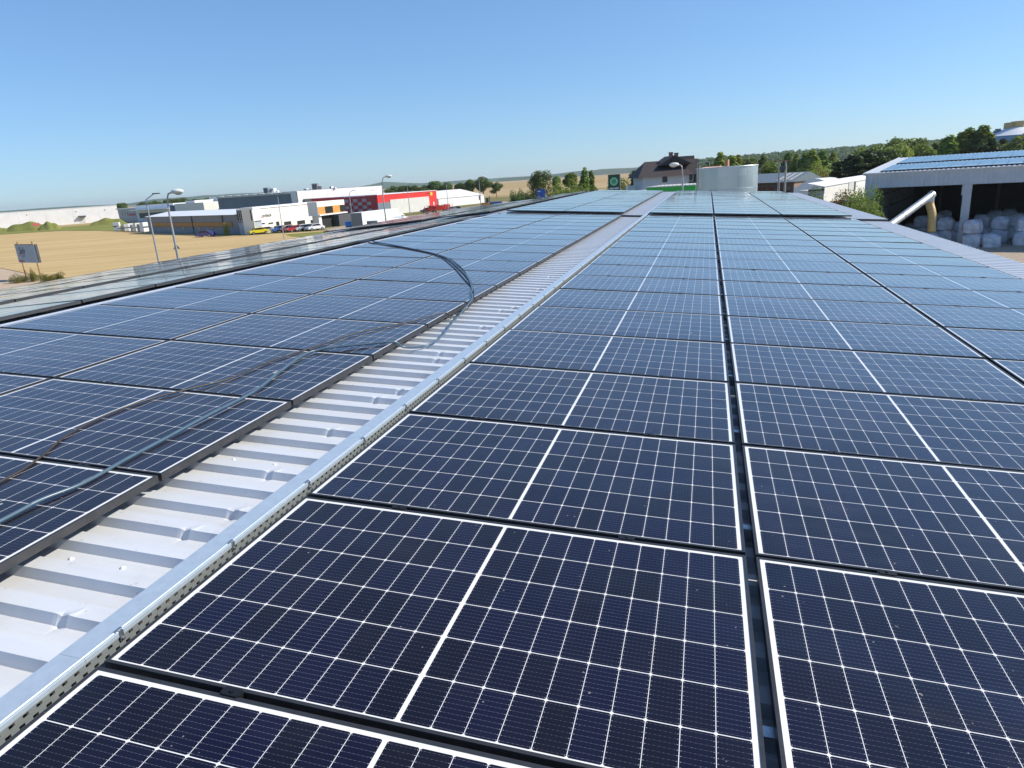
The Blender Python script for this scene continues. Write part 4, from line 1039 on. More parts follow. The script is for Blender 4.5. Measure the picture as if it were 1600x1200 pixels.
lamp('street_lamp', 'distant arched lamp whose pale head tops the tallest tree row', 748, 275.5, 150, 1, 'globe', xh=4)
lamp('street_lamp', 'arched street lamp leaning left in front of the brown roofed house', 1067, 254, 60, -1, 'globe', xh=3)
lamp('street_lamp', 'very thin pale mast in front of the cream showroom', 433, 303, 120, 1, 'led', xh=2)
lamp('street_lamp', 'very thin pale mast between the portal and the white trucks', 545, 298, 130, 1, 'led', xh=6)
lamp('street_lamp', 'very thin pale mast before the pale front of the red hall', 636, 288, 150, 1, 'led', xh=4)
lamp('street_lamp', 'very thin mast before the left half of the tent hall', 697, 285, 165, 1, 'led', xh=3)
# twin concrete poles
q = G(1218,88); t = thing('transformer_poles', 'pair of weathered concrete poles joined by a crossbar at the top', 'utility pole', q, (0,0,.05))
for dx in (-.32,.42):
    mb = MB(); mb.tube([(dx*1.1,0,-.1),(dx,0,8.0)], [.16,.11], 8); mb.build('pole', CONC, t)
mb = MB(); mb.box(-1.0,1.05,-.08,.08,7.95,8.1); mb.build('crossbar', WOOD, t)
mb = MB(); mb.box(-.30,.40,-.12,.12,6.9,7.4); mb.build('switch_box', DGREY, t)
for dx in (-.9,0,.95):
    mb = MB(); mb.tube([(dx,0,8.1),(dx,0,8.3)], .05, 6); mb.build('insulator', mat('brown_porcelain',(.12,.05,.03),.25), t)
# warning triangle in the field
q = GZ(291,387); t = thing('road_works_sign', 'small grey triangle seen from behind, standing over the stubble', 'sign', (q.x*.42+C[0]*.58, q.y*.42+C[1]*.58, 0), (0,0,.55))
zc_ = 8-(386-hor(291))*((G(291,200)-Vector((C[0],C[1],0))).length*0+1)*0
D3 = 62; q = G(289,D3); t.location = q; hb = P(289,387,D3).z; ht = P(289,378,D3).z
mb = MB(); mb.prism([(-.28,hb),(.28,hb),(0,ht)], 'y', -.02, .02); mb.build('triangle_plate', mat('dull_aluminium',(.22,.24,.25),.5,.4), t)
mb = MB(); mb.tube([(0,.03,-.1),(0,.03,ht-.1)], .03, 6); mb.build('post', POLE, t)
# advertising board at the left
a = G(32,82); b = G(62,76)
f = Fac('advertising_board', 'tilted grey-blue advertising board with handwriting on rusty posts by the track', 25.5, 84, 54.5, 81.5, 'sign', y=394)
zl, zh = P(45,411.5,82).z, P(45,382,82).z
f.box('board', mat('faded_blue_board',(.36,.42,.47),.5), 0,f.L,0,.08,zl,zh)
f.box('edge', mat('pale_edge',(.6,.62,.62),.5), f.L,f.L+.07,0,.15,zl,zh); f.box('side_board', DGREY, f.L+.07,f.L+.2,.1,.35,zl,zh+.02)
f.box('top_rail', WOOD, 0,f.L,-.03,.1,zh,zh+.06)
text_obj('handwriting', 'Saly', 1.15, mat('faded_ink',(.05,.08,.10),.6), f.t, (.62,-.02,zh-1.1), depth=.004, shear=.4, sx=.9)
f.box('red_line', mat('faded_red',(.42,.14,.15),.6), .5,1.55,-.012,0,zh-1.32,zh-1.25); f.box('small_line', mat('faded_ink',(.1,.1,.1),.6), 1.15,1.8,-.012,0,zh-1.5,zh-1.43)
f.box('red_footer', mat('faded_red',(.5,.2,.2),.6), .12,1.5,-.012,0,zl+.08,zl+.3)
for x in (.4,f.L-.55): f.box('post', WOOD, x,x+.11,.1,.2,0,zh+.35)
mb = MB(); mb.tube([(.5,.15,1.1),(1.1,.5,.0)], .035, 5); mb.tube([(1.9,.15,1.1),(1.4,.5,0)], .035, 5); mb.build('brace', WOOD, f.t)
tree('bush', 50, 419.5, 80, 'tufts of dry weeds and grass at the foot of the advertising board', 'bush', LEAF_Y, .55, cat='bush')
for i,(x,yt,D,l) in enumerate(((75,426,77,'yellowish grass clump right of the advertising board'),(93,425,77.5,'second grass clump right of the advertising board, near the roof line'),(30,427,80,'low weeds left of the advertising board posts'))):
    tree('bush', x, yt, D, l, 'bush', LEAF_Y, 1.6, cat='bush')
tree('bush', 352, 347, 151, 'slim light green shrub in front of the ochre slats', 'bush', LEAF_B, .45, cat='bush')
tree('bush', 395, 358, 150, 'small bright shrub beside the yellow car', 'bush', LEAF_B, .9, cat='bush')

# ------------------------------------------------------------------ vehicles
def wheel(t, x, y, r=.32):
    mb = MB(); mb.tube([(x,y-.1,r),(x,y+.1,r)], r, 14); w_ = mb.build('wheel', BLACKR, t); mb = MB(); mb.tube([(x,y-.108,r),(x,y-.101,r)], r*.6, 10); mb.build('rim', STEEL, w_)
def car(x, D, rz, m, label):
    q = G(x,D); t = thing('parked_car', label, 'car', q, (0,0,rz), 'cars parked outside the showroom')
    low = [(-2.1,.3),(-2.15,.62),(-2.0,.86),(-1.2,.93),(1.2,.95),(1.95,.88),(2.1,.62),(2.08,.3)]
    cab = [(-1.3,.94),(-.65,1.40),(.75,1.45),(1.55,.96)]
    mb = MB(); mb.prism(low, 'y', -.85, .85); body = mb.build('body', m, t, bevel=.06)
    mb = MB(); mb.prism(cab, 'y', -.72, .72); mb.build('cabin_roof', m, t, bevel=.05)
    mb = MB(); mb.prism([(-1.12,.99),(-.62,1.35),(.70,1.38),(1.32,1.0)], 'y', -.735, .735); mb.build('side_windows', DARK, t)
    mb = MB(); mb.poly([(1.36,-.62,1.08),(1.36,.62,1.08),(.84,.6,1.40),(.84,-.6,1.40)]); mb.poly([(-1.22,-.62,1.04),(-.72,-.6,1.38),(-.72,.6,1.38),(-1.22,.62,1.04)]); mb.build('windscreens', DARK, t)
    for wx in (-1.3,1.35):
        for wy in (-.80,.80): wheel(t, wx, wy)
    for sy in (-.6,.6):
        mb = MB(); mb.box(-2.16,-2.10,sy-.15,sy+.15,.6,.74); mb.build('headlight', PALEG, t)
    return t
def cm(n,c): return mat(n, c, .3, 0, .02, 1, coat=.6)
car(404,150,.9,cm('yellow_paint',(.75,.60,.02)),'bright yellow car at the left end of the showroom row')
car(418,151.5,.35,cm('white_paint',(.75,.76,.78)),'low white car beside the yellow one')
car(437,152.5,1.2,cm('blue_paint',(.03,.12,.42)),'blue car between the white and the dark car')
car(452,152,1.0,cm('maroon_paint',(.16,.02,.04)),'dark maroon car left of the red one')
car(461,150,1.1,cm('red_paint',(.50,.02,.03)),'red car in the middle of the showroom row')
car(473,151,1.1,cm('silver_paint',(.45,.47,.50)),'silver car right of the red one')
car(484,151.5,1.15,cm('black_paint',(.02,.022,.025)),'black car nearly hidden between two pale cars')
car(492,150.5,1.1,cm('white_paint',(.75,.76,.78)),'white car at the right end of the showroom row')
car(321,152.5,.2,cm('violet_paint',(.07,.06,.28)),'violet blue car parked by the grey shed wall')
c1 = car(705,200,.3,cm('white_paint',(.75,.76,.78)),'white car beside the red farm machines'); c1['group'] = 'cars by the machinery yard'
c1 = car(713,202,.3,cm('black_paint',(.02,.022,.025)),'black car right of the white one near the machines'); c1['group'] = 'cars by the machinery yard'
c1 = car(668,206,.2,cm('slate_paint',(.10,.12,.14)),'slate grey car at the corner of the red hall'); c1['group'] = 'cars by the machinery yard'
c1 = car(1243,72,1.2,cm('blue_paint',(.03,.12,.42)),'blue car seen past the far right roof corner'); c1['group'] = 'cars behind the roof corner'
def truck(x, D, rz, L, h, label, cabm, boxm=None, zb=1.1):
    q = G(x,D); t = thing('truck', label, 'truck', q, (0,0,rz), 'lorries in the yard')
    mb = MB(); mb.box(0,L,-1.25,1.25,zb,h); bo = mb.build('cargo_box', boxm or WHITEP, t)
    mb = MB(); mb.box(-.03,0,-1.2,1.2,zb+.05,h-.1); mb.build('rear_door', GREYW, bo)
    mb = MB(); mb.prism([(L+.3,.6),(L+.3,2.9),(L+1.0,3.1),(L+2.2,2.6),(L+2.3,.6)], 'y', -1.2, 1.2); cb_ = mb.build('cab', cabm, t, bevel=.05)
    mb = MB(); mb.box(L+1.0,L+1.9,-1.22,1.22,1.8,2.5); mb.build('window', DARK, cb_)
    mb = MB(); mb.box(0,L+2,-.5,.5,.6,1.08); mb.build('chassis', DGREY, t)
    for wx in (1.2,2.4,L+1.2):
        for wy in (-1.1,1.1): wheel(t, wx, wy, .5)
    return t
truck(560,126,1.42,12,3.95,'long white lorry with grey rear doors in the yard',WHITEP)
truck(584,114,1.25,6,2.9,'smaller white box lorry parked before the long one',WHITEP)
q = G(548,128); t = thing('waste_container', 'bright blue container beside the portal', 'container', q, (0,0,.3)); mb = MB(); mb.box(-.7,.7,-.6,.6,0.1,2.2); mb.build('body', mat('bright_blue',(.02,.25,.75),.5), t, bevel=.08); mb = MB(); mb.box(-.72,.72,-.62,.62,2.21,2.4); mb.build('lid', mat('bright_blue',(.02,.25,.75),.5), t); mb = MB(); mb.box(-.5,.5,-.63,-.601,.8,1.6); mb.build('side_panel', DGREY, t)
REDM = mat('red_machine_paint',(.62,.05,.03),.45)
for i,(x,D,l) in enumerate(((674,196,'red farm implement frame left of the larger machine'),(688,196,'large red farm machine in front of the tent hall'),(699,200,'low red farm machine next to the white car'))):
    q = G(x,D); t = thing('farm_machine', l, 'farm machine', q, (0,0,.3+.2*i), 'red farm machines'); k_ = (1,1.4,1)[i]
    mb = MB(); mb.box(-2*k_,2*k_,-.1,.1,.9,1.15); mb.box(-2*k_,2*k_,1.2,1.4,.9,1.15)
    for j in range(5): mb.box(-2*k_+j*k_*.95,-1.85*k_+j*k_*.95,-.1,1.4,.7,.9)
    mb.build('frame', REDM, t)
    mb = MB()
    for j in range(6): mb.tube([(-1.9*k_+j*.75*k_,.6,1.1),(-1.8*k_+j*.75*k_,.9,2.1+.3*(j%2))], .09, 5)
    mb.build('arms', REDM, t); mb = MB(); mb.prism([(-1*k_,1.2),(.9*k_,1.2),(1.2*k_,2.0),(-.6*k_,2.3)], 'y', .1, 1.1); mb.build('hopper', REDM, t)
    for sx in (-1.2,1.2): wheel(t, sx*k_, -.3, .42)
q = G(759,215); t = thing('fork_lift', 'small ochre machine with a mast before the tent hall', 'forklift', q, (0,0,.2)); mb = MB(); mb.box(-1.3,1.2,-.7,.7,.4,1.5); mb.build('body', ORANGE, t, bevel=.08); mb = MB(); mb.box(.2,1.0,-.6,.6,1.5,2.9); mb.build('cab', DGREY, t, bevel=.05); mb = MB(); mb.box(1.25,1.4,-.5,-.35,.2,3.4); mb.box(1.25,1.4,.35,.5,.2,3.4); mb.build('mast', DGREY, t)
for wx in (-.9,.8): wheel(t, wx, -.7, .35)
q = G(773,225); t = thing('skip', 'blue open skip right of the ochre machine', 'skip', q, (0,0,.2)); mb = MB(); mb.prism([(-2.2,.3),(2.2,.3),(2.6,1.4),(-2.6,1.4)], 'y', -.9, .9); mb.build('bin', mat('skip_blue',(.05,.14,.32),.5), t); mb = MB(); mb.box(-2.7,2.7,-.95,-.902,1.25,1.4); mb.build('rim', STEEL, t)
# pallets and bags by the shed
kk = 0
for i in range(9):
    x = 184+i*5.4; q = G(x, 224-i*3.1); h = (2.7,1.5,1.8,2.2,2.4,2.1,2.6,2.3,2.8)[i]
    mm = (WHITEP,PALEG,GREYW,PALEG,WHITEP,GREYW,PALEG,GREYW,WHITEP)[i]
    t = thing('pallet_stack', '%s wrapped pallet stack from the left, beside the grey shed' % ORD[i], 'pallet stack', q, (0,0,.4+.13*i), 'pallet stacks beside the grey shed')
    mb = MB(); mb.box(-.95,.95,-.6,.6,.15,h); mb.build('wrapped_load', mm, t, bevel=.06); mb = MB(); mb.box(-.98,.98,-.62,.62,0,.13); mb.build('pallet', WOOD, t); mb = MB(); mb.box(-.96,.96,-.62,-.605,h*.45,h*.6); mb.build('strap', DGREY, t)

# ------------------------------------------------------------------ right side: workshop, tents, bush
f = Fac('workshop', 'long brick workshop with grey roof and pale skylights behind the twin poles', 1150, 128, 1239, 118, y=285)
L = f.L
f.box('wall', mat('dark_brick',(.13,.10,.09),.8), 0,L,0,8,0,4.6)  # front brick is darker than the gable's
mb = MB(); mb.prism([(-.5,4.5),(4,6.0),(8.4,4.5)], 'x', -.3, L+.3); rf = mb.build('roof', mat('slate_roof',(.20,.25,.28),.6), f.t)
for i in range(3):
    x0 = L-3.6+i*1.2; mb = MB(); mb.quad((x0,.1,4.76),(x0+.8,.1,4.76),(x0+.8,3.6,5.92),(x0,3.6,5.92)); mb.build('skylight', mat('skylight_pane',(.62,.60,.54),.4), rf)
f.box('gable_wall', mat('pale_brick',(.42,.27,.19),.85), L,L+.1,0.2,7.8,0,4.5)
for i in range(7): f.box('window', DARK, L*(i+.25)/7,L*(i+.75)/7,-.05,0,2.6,3.7)
f = Fac('pale_gable_house', 'distant orange and pink house between the trees, right of the tank', 1198, 200, 1207, 200, y=262)
f.box('wall', mat('salmon_render',(.55,.36,.26),.8), 0,f.L,0,6,0,5.9); mb = MB(); mb.prism([(-.3,5.9),(f.L/2,7.2),(f.L+.3,5.9)], 'y', -.3, 6.3); mb.build('roof', mat('orange_tiles',(.4,.2,.11),.8), f.t)
f.box('window', DARK, .5,1.2,-.04,0,4.5,5.4)
def tent(name, label, xl,dl,xr,dr, ez, rz_, dep, wallm=WHITEP):
    f = Fac(name, label, xl,dl,xr,dr,'tent','white storage tents')
    f.box('wall', wallm, 0,f.L,0,dep,0,ez)
    mb = MB(); n = 8; pts = [(f.L*i/n, ez+(rz_-ez)*math.sin(math.pi*i/n)**.8) for i in range(n+1)]
    mb.prism([(-.1,ez)]+pts[1:-1]+[(f.L+.1,ez)], 'y', -.15, dep+.15); mb.build('roof', TARP, f.t)
    return f
f = tent('storage_tent', 'small peaked white tent with an orange patch, left of the others', 1243,98,1299,93, 4.15, 5.45, 3)
f.box('orange_patch', ORANGE, f.L*.28,f.L*.38,-.25,-.16,3.9,4.6); f.box('shaded_front', mat('shaded_tarp',(.45,.48,.50),.6), .1,f.L*.55,-.06,0,.1,4.0)  # shade on the tent's left front painted as a grey sheet
f = Fac('storage_tent', 'long white tent with grey doors, running back beside the bag store', 1259,76,1283,76,'tent','white storage tents')
f.box('wall', PALEG, 0,f.L,0,2.5,0,4.75); f.box('frame_top', DGREY, 0,f.L,-.06,0,4.65,4.85)
f = Fac('storage_tent', 'high cream tent side wall behind the rusty shrubs', 1284,80,1357,97,'tent','white storage tents')
f.box('wall', TARP, 0,f.L,0,3.4,0,4.9)
mb = MB(); mb.prism([(-.1,4.9),(1.9,5.35),(3.5,4.9)], 'x', 0, f.L+3); mb.build('roof', TARP, f.t)
f.rect('door', PALEG, 1326,284,1334,296.5,.06); f.rect('door_frame', DGREY, 1334,283.5,1335.6,297,.08); f.rect('dark_vent', DGREY, 1284.5,292,1287,303,.07)
# red lorry behind the shrubs
q = G(1288,74,300); t = thing('red_lorry', 'dark red lorry half hidden by the rusty shrubs', 'truck', q, (0,0,.35))
mb = MB(); mb.prism([(0,.6),(0,2.4),(.5,3.3),(2.2,3.5),(2.4,.6)], 'y', -1.1, 1.1); cb_ = mb.build('cab', mat('wine_red',(.28,.02,.03),.4), t, bevel=.08)
mb = MB(); mb.box(-.02,2.0,-1.12,1.12,2.5,3.2); mb.build('window', DARK, cb_)
mb = MB(); mb.box(2.6,6.2,-1.2,1.2,1.2,3.3); mb.build('cargo_box', mat('wine_red',(.28,.02,.03),.4), t); mb = MB(); mb.box(2.55,6.25,-1.25,1.25,3.3,3.45); mb.build('cover', WHITEP, t)
for wx in (1.2,4,5.4): 
    wheel(t, wx, -1.1, .5)
q = G(1308,64); mb = MB(); t = thing('warning_banner', 'bright red banner standing between the rusty shrubs', 'banner', q, (0,0,-.1)); mb.box(-.35,.35,-.05,.05,2.2,4.0); mb.build('cloth', RED, t); mb = MB(); mb.tube([(-.38,0,0),(-.38,0,4.1)], .03, 5); mb.build('pole', STEEL, t)
for i,(x,y,D,m_,wd,l) in enumerate(((1275,296,62,LEAF_D,.75,'dark green bush at the eave left of the red lorry'),(1300,306,60,LEAF_R,.7,'rusty shrub in front of the red lorry cab'),(1318,301,60,LEAF_R,.75,'tall rusty green shrub right of the red banner'),(1334,299,60,LEAF_A,.75,'green shrub with reddish tips before the cream tent'),(1349,297,61,LEAF_A,.7,'green shrub touching the corner post of the bag store'),(1338,304,57,LEAF_A,.8,'low bright green shrub at the eave by the bag store'))):
    tree('shrub', x, y, D, l, 'bush', m_, wd, 16000, .12, 'shrubs beside the bag store', 'shrub')
q = G(1292,60); t = thing('oil_drum', 'pale green drum at the eave below the red lorry', 'drum', q); mb = MB(); mb.tube([(0,0,0),(0,0,1.9)], .8, 16); mb.build('body', mat('pale_green',(.30,.42,.34),.5), t, smooth=False); mb = MB(); mb.tube([(0,0,1.9),(0,0,2.0)], .83, 16); mb.build('lid', PALEG, t)

# ------------------------------------------------------------------ bag store (open hall) at the right
ZB, ZT = 5.1, 6.42
pl = GZ(1367.8,294,ZB); pr2 = GZ(1600,284.4,ZB); e = (pr2-pl); e.z = 0; e.normalize(); nrm = Vector((-e.y,e.x,0))
o0 = Vector((pl.x,pl.y,0))-e*.75; LEN = 40.0; DEP = 34
hall = thing('bag_store', 'open fronted grey sheet hall with solar roof sheltering stacked white bags', 'hall', o0, (0,0,math.atan2(e.y,e.x)))
def hl(p):
    d = p-o0; return (d.dot(e), d.dot(nrm))
# ridge height from the gable
d = Vector(ray(1413,250)); c = Vector(C); k_ = ((o0-c).dot(e))/d.dot(e); pg = c+d*k_
print('GABLE', (pg-o0).dot(nrm), pg.z, 'e', e, 'o0', o0)
RDEP = 21.0; RZ = P(1413,250, proj(o0+nrm*11)[2]).z
print('RZ', RZ, proj(o0+nrm*RDEP+Vector((0,0,8.2))), proj(o0+Vector((0,0,ZT))))
RZ = 7.5
def corr(mb, x0,x1,y,z0,z1, p=.26, a=.035, flip=1):
    n = int((x1-x0)/(p/4)); prev = None
    for i in range(n+1):
        x = x0+(x1-x0)*i/n; ph = i%4; yy = y+(a if ph in (0,1) else 0)*flip
        if prev: mb.quad((prev[0],prev[1],z0),(x,yy,z0),(x,yy,z1),(prev[0],prev[1],z1))
        prev = (x,yy)
mb = MB(); corr(mb, 0,LEN,-.06,ZB,ZT-.02, .36,.05,-1); mb.build('fascia', SHEDW, hall)
mb = MB(); corr(mb, -.02,.72,-.03,0,ZB, .30,.04,-1); mb.box(.66,.72,-.02,.4,0,ZB-.01); mb.build('corner_cladding', SHEDW, hall)
mb = MB()
for (a,b_) in ((-.12,0.0),): mb.box(a,b_,-.02,DEP,0,ZT-.1)
mb.prism([(0,ZT-.1),(RDEP,RZ-.1),(DEP,ZT-.1)], 'x', -.12, 0.0); mb.build('left_wall', SHEDW, hall)
mb = MB(); mb.box(0,LEN,DEP,DEP+.1,0,ZT-.1); mb.build('back_wall', DGREY, hall)
mb = MB(); mb.box(LEN,LEN+.1,-.02,DEP,0,ZT-.1); mb.build('right_wall', SHEDW, hall)
sl_ = math.atan2(RZ-ZT,RDEP)
mb = MB(); n = int((LEN+.6)/.09)
for i in range(n):
    x0 = -.3+i*.09; x1 = x0+.09; h0 = .035 if i%4 in (0,1) else 0; h1 = .035 if (i+1)%4 in (0,1) else 0
    mb.quad((x0,-.28,ZT+h0-.04),(x1,-.28,ZT+h1-.04),(x1,RDEP,RZ+h1),(x0,RDEP,RZ+h0))
    mb.quad((x0,RDEP,RZ+h0),(x1,RDEP,RZ+h1),(x1,DEP+.3,ZT+h1-.04),(x0,DEP+.3,ZT+h0-.04))
rfo = mb.build('roof', SHEDW, hall)
mb = MB()
corr(mb, -.3,LEN,-.30,ZT-.06,ZT+.03, .36,.05,-1)
mb.build('eave_trim', mat('white_trim',(.8,.8,.8),.4), rfo)
mb = MB(); mb.prism([(-.3,ZT-.12),(-.3,ZT+.03),(RDEP,RZ+.08),(RDEP,RZ-.08)], 'x', -.36, -.31); mb.build('barge_board', SHEDW, hall)
# posts
xp = hl(GZ(1506.7,288,ZB))[0]
print('POST x', xp)
for i,x in enumerate((xp, xp+9.5, xp+19)):
    mb = MB(); mb.box(x+.0,x+.62,-.02,.5,0,ZB+.1); mb.box(x-.12,x,.1,.4,ZB-.9,ZB); mb.build('post', SHEDW, hall)
for j in range(3):
    mb = MB(); mb.box(.02,.25,3+5*j,3.3+5*j,0,ZT); mb.build('inner_post', GREYW, hall)
for j in range(5):
    mb = MB(); mb.box(3+6*j,3.3+6*j,DEP-.3,DEP-.002,0,ZT-.2); mb.build('inner_post', GREYW, hall)
mb = MB()
for zz in (1.2,2.6,4.0): mb.box(.02,.12,.5,DEP-.5,zz,zz+.12)
mb.build('wall_rails', GREYW, hall)
x0 = 21.5
mb = MB(); mb.tube([(x0-8.7+xp*.0,-.15,ZT-.55),(x0-7.6,-.3,ZT-.60)], .05, 6); mb.build('lamp_bracket', DGREY, hall)
# solar panels on that roof
pp = MB(); pp.box(-.88,.88,-.52,.52,-.03,0)
pw2, pl2 = 1.04, 1.755
hrot = math.atan2(e.y,e.x)
rows_ = [(1.0+1.775*k,'front',k) for k in range(4)]+[(10.2+1.775*k,'rear',k) for k in range(5)]
pts_ = []
for (ss,nm,k) in rows_:
    for i in range(26):
        xx = .9+i*1.06
        y_ = (ss+.88)*math.cos(sl_); z_ = ZT+(ss+.88)*math.sin(sl_)+.12
        p_ = o0+e*(xx+.52)+nrm*y_+Vector((0,0,z_))
        if seen(p_, 20): pts_.append((p_,nm,k,i))
RH = (Matrix.Rotation(hrot,3,'Z')@Matrix.Rotation(sl_,3,'X')@Matrix.Rotation(math.pi/2,3,'Z')).to_euler()
individual = [q_ for q_ in pts_ if q_[1] == 'front' and q_[2] == 0]
rest = [q_ for q_ in pts_ if not (q_[1] == 'front' and q_[2] == 0)]
for (p_,nm,k,i) in individual:
    o = copy_tree(proto); o.parent = None; o.location = p_; o.rotation_euler = RH
    setp(o, 'solar panel at the bag store eave, %s from its left corner' % ORD[i], 'solar panel', 'solar panels on the bag store roof')
mb = MB(); R3_ = RH.to_matrix()
for (p_,nm,k,i) in rest:
    c_ = [p_+R3_@Vector((a_*PW/2,b_*PL/2,0)) for a_,b_ in ((-1,-1),(1,-1),(1,1),(-1,1))]; d__ = [q_-Vector((0,0,.035)) for q_ in c_]
    mb.quad(*c_)
    for a_ in range(4): mb.quad(c_[a_],d__[a_],d__[(a_+1)%4],c_[(a_+1)%4])
gl = mat('far_panel_glass',(.012,.018,.05),.12,0,.2,.8,spec=.6)
if mb.v: setp(mb.build('solar_panel_field', gl), 'bands of distant solar panels covering the bag store roof behind its first row', 'solar panels', kind='stuff')
open('/tmp/cnt.txt','w').write('%d %d %d'%(npan,len(individual),len(rest)))
# bags
def bag_mesh(seed, w_=.98, h_=.95):
    bm = bmesh.new(); bmesh.ops.create_cube(bm, size=2); bmesh.ops.subdivide_edges(bm, edges=bm.edges[:], cuts=11, use_grid_fill=True)
    rg = random.Random(seed); ph = [rg.uniform(0,6) for _ in range(6)]
    for v in bm.verts:
        x,y,z_ = v.co; r = (abs(x)**5.5+abs(y)**5.5)**(1/5.5) or 1; m_ = max(abs(x),abs(y)); 
        if r > 0: k = m_/r; x *= k; y *= k
        bulge = 1+.06*(1-z_*z_)-.03*(z_ > .8)
        top = 1-.16*max(0,z_-.55)/.45
        x *= bulge*top; y *= bulge*top
        x += .035*math.sin(5*z_+ph[0]+3*y); y += .035*math.sin(6*z_+ph[1]+3*x); z_ += .06*math.sin(3*x+ph[2])*math.sin(3*y+ph[3])*(z_ > 0)+(.16*math.exp(-((x-.1)**2+(y+.1)**2)*5) if z_ > .9 else 0)
        x += .03*math.sin(11*y+8*z_+ph[4])*math.sin(5*z_+ph[0]); y += .03*math.sin(10*x+9*z_+ph[5])*math.sin(4*z_+ph[1]); x += .05*(z_-.2)*math.sin(ph[2]); y += .05*(z_-.2)*math.sin(ph[3]); z_ -= .10*(x*x+y*y)*(z_ > .7)
        v.co = (x*w_/2, y*w_/2, (z_+1)*h_/2)
    me = bpy.data.meshes.new('sack'); bm.to_mesh(me); bm.free(); me.materials.append(BAG); me.shade_smooth(); return me
BM = [bag_mesh(i) for i in range(4)]
def strap_mesh(sx, sy, m):
    mb = MB()
    pts = [(sx*1.22,sy*1.22,.12),(sx*1.30,sy*1.30,.45),(sx*1.2,sy*1.2,.82),(sx*.9,sy*.9,1.02),(sx*.55,sy*1.0,1.06),(sx*.5,sy*1.05,.9)]
    mb.tube(pts, .011, 5)
    o = mb.build('tmp', m); me = o.data; me.name = 'lifting_strap'; bpy.data.objects.remove(o); return me
BW = mat('plain_strap',(.5,.53,.58),.6)
def bag(x,y,z_,rz,i,label,s=1.0,red=True,grp='white bulk bags in the open hall'):
    t = thing('bulk_bag', label, 'bulk bag', (x,y,z_), (0,0,rz), grp); t.scale = (s*1.05,s*1.05,s*.92)
    o = bpy.data.objects.new('sack', BM[i%4]); COL.objects.link(o); o.parent = t
    for me_ in (SM if red else SMW): o = bpy.data.objects.new('lifting_strap', me_); COL.objects.link(o); o.parent = t
    return t
CR = ((-.38,-.38),(.38,-.38),(.38,.38),(-.38,.38)); SM = [strap_mesh(a_,b_,STRAP) for a_,b_ in CR]; SMW = [strap_mesh(a_,b_,BW) for a_,b_ in CR]
def bp(x,y,z_=0.0): q = GZ(x,y,z_); return q
B = [ # picture x, picture y of the base, label, stack label
 (1517,386,'bottom bag of the stack right of the hall post, red straps','top bag of the stack right of the hall post, red straps',1,1.12),
 (1546,386,'crumpled low bag in front, between the red strapped stack and the picture edge',None,0,1.05),
 (1560,379,'lower bag behind the crumpled front bag','upper bag behind the crumpled front bag',0,1.1),
 (1598,383,'bottom bag of the stack at the right picture edge','top bag of the stack at the right picture edge',0,1.12),
 (1532,372,'bag standing in shade behind the red strapped stack, lower','bag standing in shade behind the red strapped stack, upper',0,1.05),
 (1476,379,'tall bag left of the hall post, half lit','second layer bag left of the hall post',1,1.1),
 (1491,377,'bag right in front of the hall post foot','upper bag leaning before the hall post foot',0,.85),
 (1452,382,'bag under the yellow hose, lying low',None,1,1.05),
 (1440,372,'bag just left of the yellow hose','upper bag just left of the yellow hose',1,1.05),
 (1424,366,'leftmost visible bag beneath the steel pipe',None,0,1.05),
 (1462,368,'bag right of the yellow hose in the second row','upper bag right of the yellow hose in the second row',1,1.05),
 (1585,371,'bag in the dark second row near the right edge','upper bag in the dark second row near the right edge',0,1.05),
 (1610,370,'bag in the second row beyond the right edge','upper bag in the second row beyond the right edge',0,1.05),
 (1475,360,'bag deep in the hall left of the post, lower','bag deep in the hall left of the post, upper',1,1.0),
 (1550,362,'bag deep in the hall right of the post, lower','bag deep in the hall right of the post, upper',0,1.0),
 (1572,360,'rear bag between the second row and the back wall','rear upper bag between the second row and the back wall',0,1.0),
]
for i,(x,y,l1,l2,red,s) in enumerate(B):
    q = bp(x,y); rz = hrot+random.uniform(-.25,.25)
    bag(q.x,q.y,0,rz,i,l1,s*1.18,red)
    if l2: bag(q.x+random.uniform(-.08,.12),q.y+.12,.95*s*1.10,rz+random.uniform(-.2,.2),i+1,l2,s*1.1,red)
# grain pipe with hose
t = thing('grain_auger', 'slanting silver steel pipe rising from behind the eave', 'auger', GZ(1395,352,3.2))
p1 = P(1385,356,55.5)-t.location; p2 = P(1454,306,58)-t.location
p0 = p1+(p1-p2).normalized()*3.0
mb = MB(); mb.tube([p0,p1,p2], .29, 18, True); mb.build('pipe', mat('bright_steel_pipe',(.50,.54,.57),.42,.45,.06,3), t, smooth=False)
d_ = (p2-p1).normalized(); mb = MB(); mb.tube([p2-d_*.02,p2+d_*.28], .32, 16); mb.build('end_cap', mat('bright_steel_pipe',(.6,.6,.6),.3), t)
mb = MB(); mb.box(p2.x-.02,p2.x+.16,p2.y-.1,p2.y+.1,p2.z+.22,p2.z+.42); mb.build('motor', STEEL, t)
for k_ in (.35,.7):
    c_ = p1.lerp(p2,k_); mb = MB(); mb.tube([c_,c_+d_*.05], .312, 16); mb.build('pipe_flange', STEEL, t)
q0 = P(1453,307,58); q1 = P(1455.5,362,58)
hs = thing('grain_hose', 'thick translucent yellow hose hanging from the steel pipe onto the bags', 'hose', (q1.x,q1.y,q1.z))
pts = [q0-q1+Vector((0,0,-.15)), q0-q1+Vector((.05,0,-.6)), (q0-q1)*.5+Vector((.10,0,0)), (q0-q1)*.2+Vector((.05,0,0)), Vector((.02,0,-.05))]
pts = spline(pts, 10)
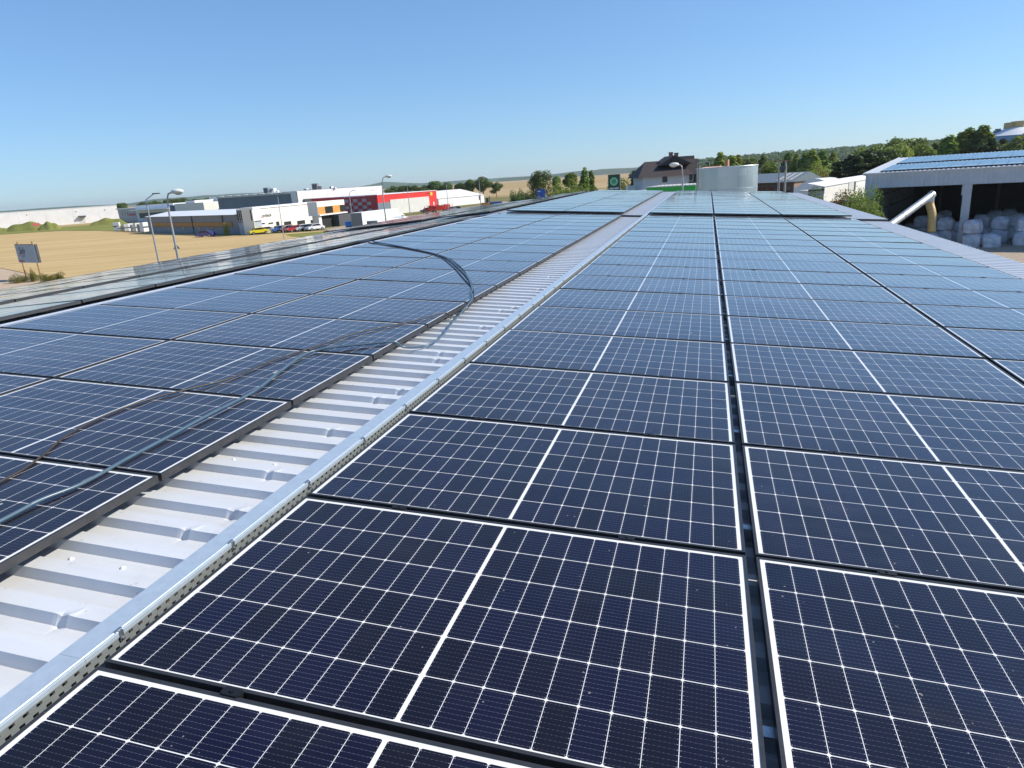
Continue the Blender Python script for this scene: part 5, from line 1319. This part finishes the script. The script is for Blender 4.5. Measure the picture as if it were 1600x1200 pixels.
mb = MB(); mb.tube(pts, [.32+.012*(i%2) for i in range(len(pts))], 18); mb.build('hose', mat('yellow_hose',(.58,.40,.14),.4,0,.1,3,coat=.3), hs, smooth=True)
mb = MB(); a_ = Vector(pts[0]); mb.tube([a_+Vector((0,0,.25)),a_+Vector((0.01,0,-.30))], .345, 18); mb.build('steel_cuff', mat('bright_steel_pipe',(.6,.6,.6),.3), hs)
# silo far right
q = G(1577,260); t = thing('blue_silo', 'large round blue silo with white cone roof and ochre headhouse, above the trees', 'silo', q)
kz = 260/F; zt_ = P(1577,212,260).z; R0_ = 36*kz
mb = MB(); mb.tube([(0,0,0),(0,0,zt_)], R0_, 32); mb.build('shell', mat('blue_silo_sheet',(.16,.30,.52),.45,.2,.08,.2), t)
mb = MB(); mb.tube([(0,0,zt_+.02),(0,0,zt_+3.2)], [R0_*1.03,R0_*.18], 32); mb.build('cone_roof', mat('white_cone',(.78,.79,.80),.45), t)
mb = MB(); mb.box(-3.0,1.3,-2,2,zt_+1.8,zt_+4.6); mb.box(-1.0,2.0,-2.4,1.6,zt_+1.7,zt_+4.9); mb.build('headhouse', mat('ochre_sheet',(.52,.38,.17),.6), t)
mb = MB(); mb.box(-6.6,-3.6,-1,1,zt_+1.2,zt_+2.1); mb.box(-6.2,-4.6,-.6,.6,zt_+2.1,zt_+2.7); mb.build('conveyor_head', BLUEG, t)
mb = MB(); mb.box(R0_*.25,R0_*.42,-R0_*1.03,-R0_*.9,0,zt_+.3); mb.build('stair_tower', PALEG, t)

# ------------------------------------------------------------------ summer haze over the plain
mb = MB(); mb.box(-8500,8500,-1500,8500,-1.5,75)
hm = bpy.data.materials.new('haze'); hm.use_nodes = True; hm.node_tree.nodes.clear()
vo = hm.node_tree.nodes.new('ShaderNodeVolumePrincipled'); ou = hm.node_tree.nodes.new('ShaderNodeOutputMaterial'); hm.node_tree.links.new(vo.outputs[0], ou.inputs['Volume'])
vo.inputs['Color'].default_value = (.93,.97,1.0,1); vo.inputs['Density'].default_value = 7e-5; vo.inputs['Anisotropy'].default_value = .3
setp(mb.build('haze', hm), kind='stuff')
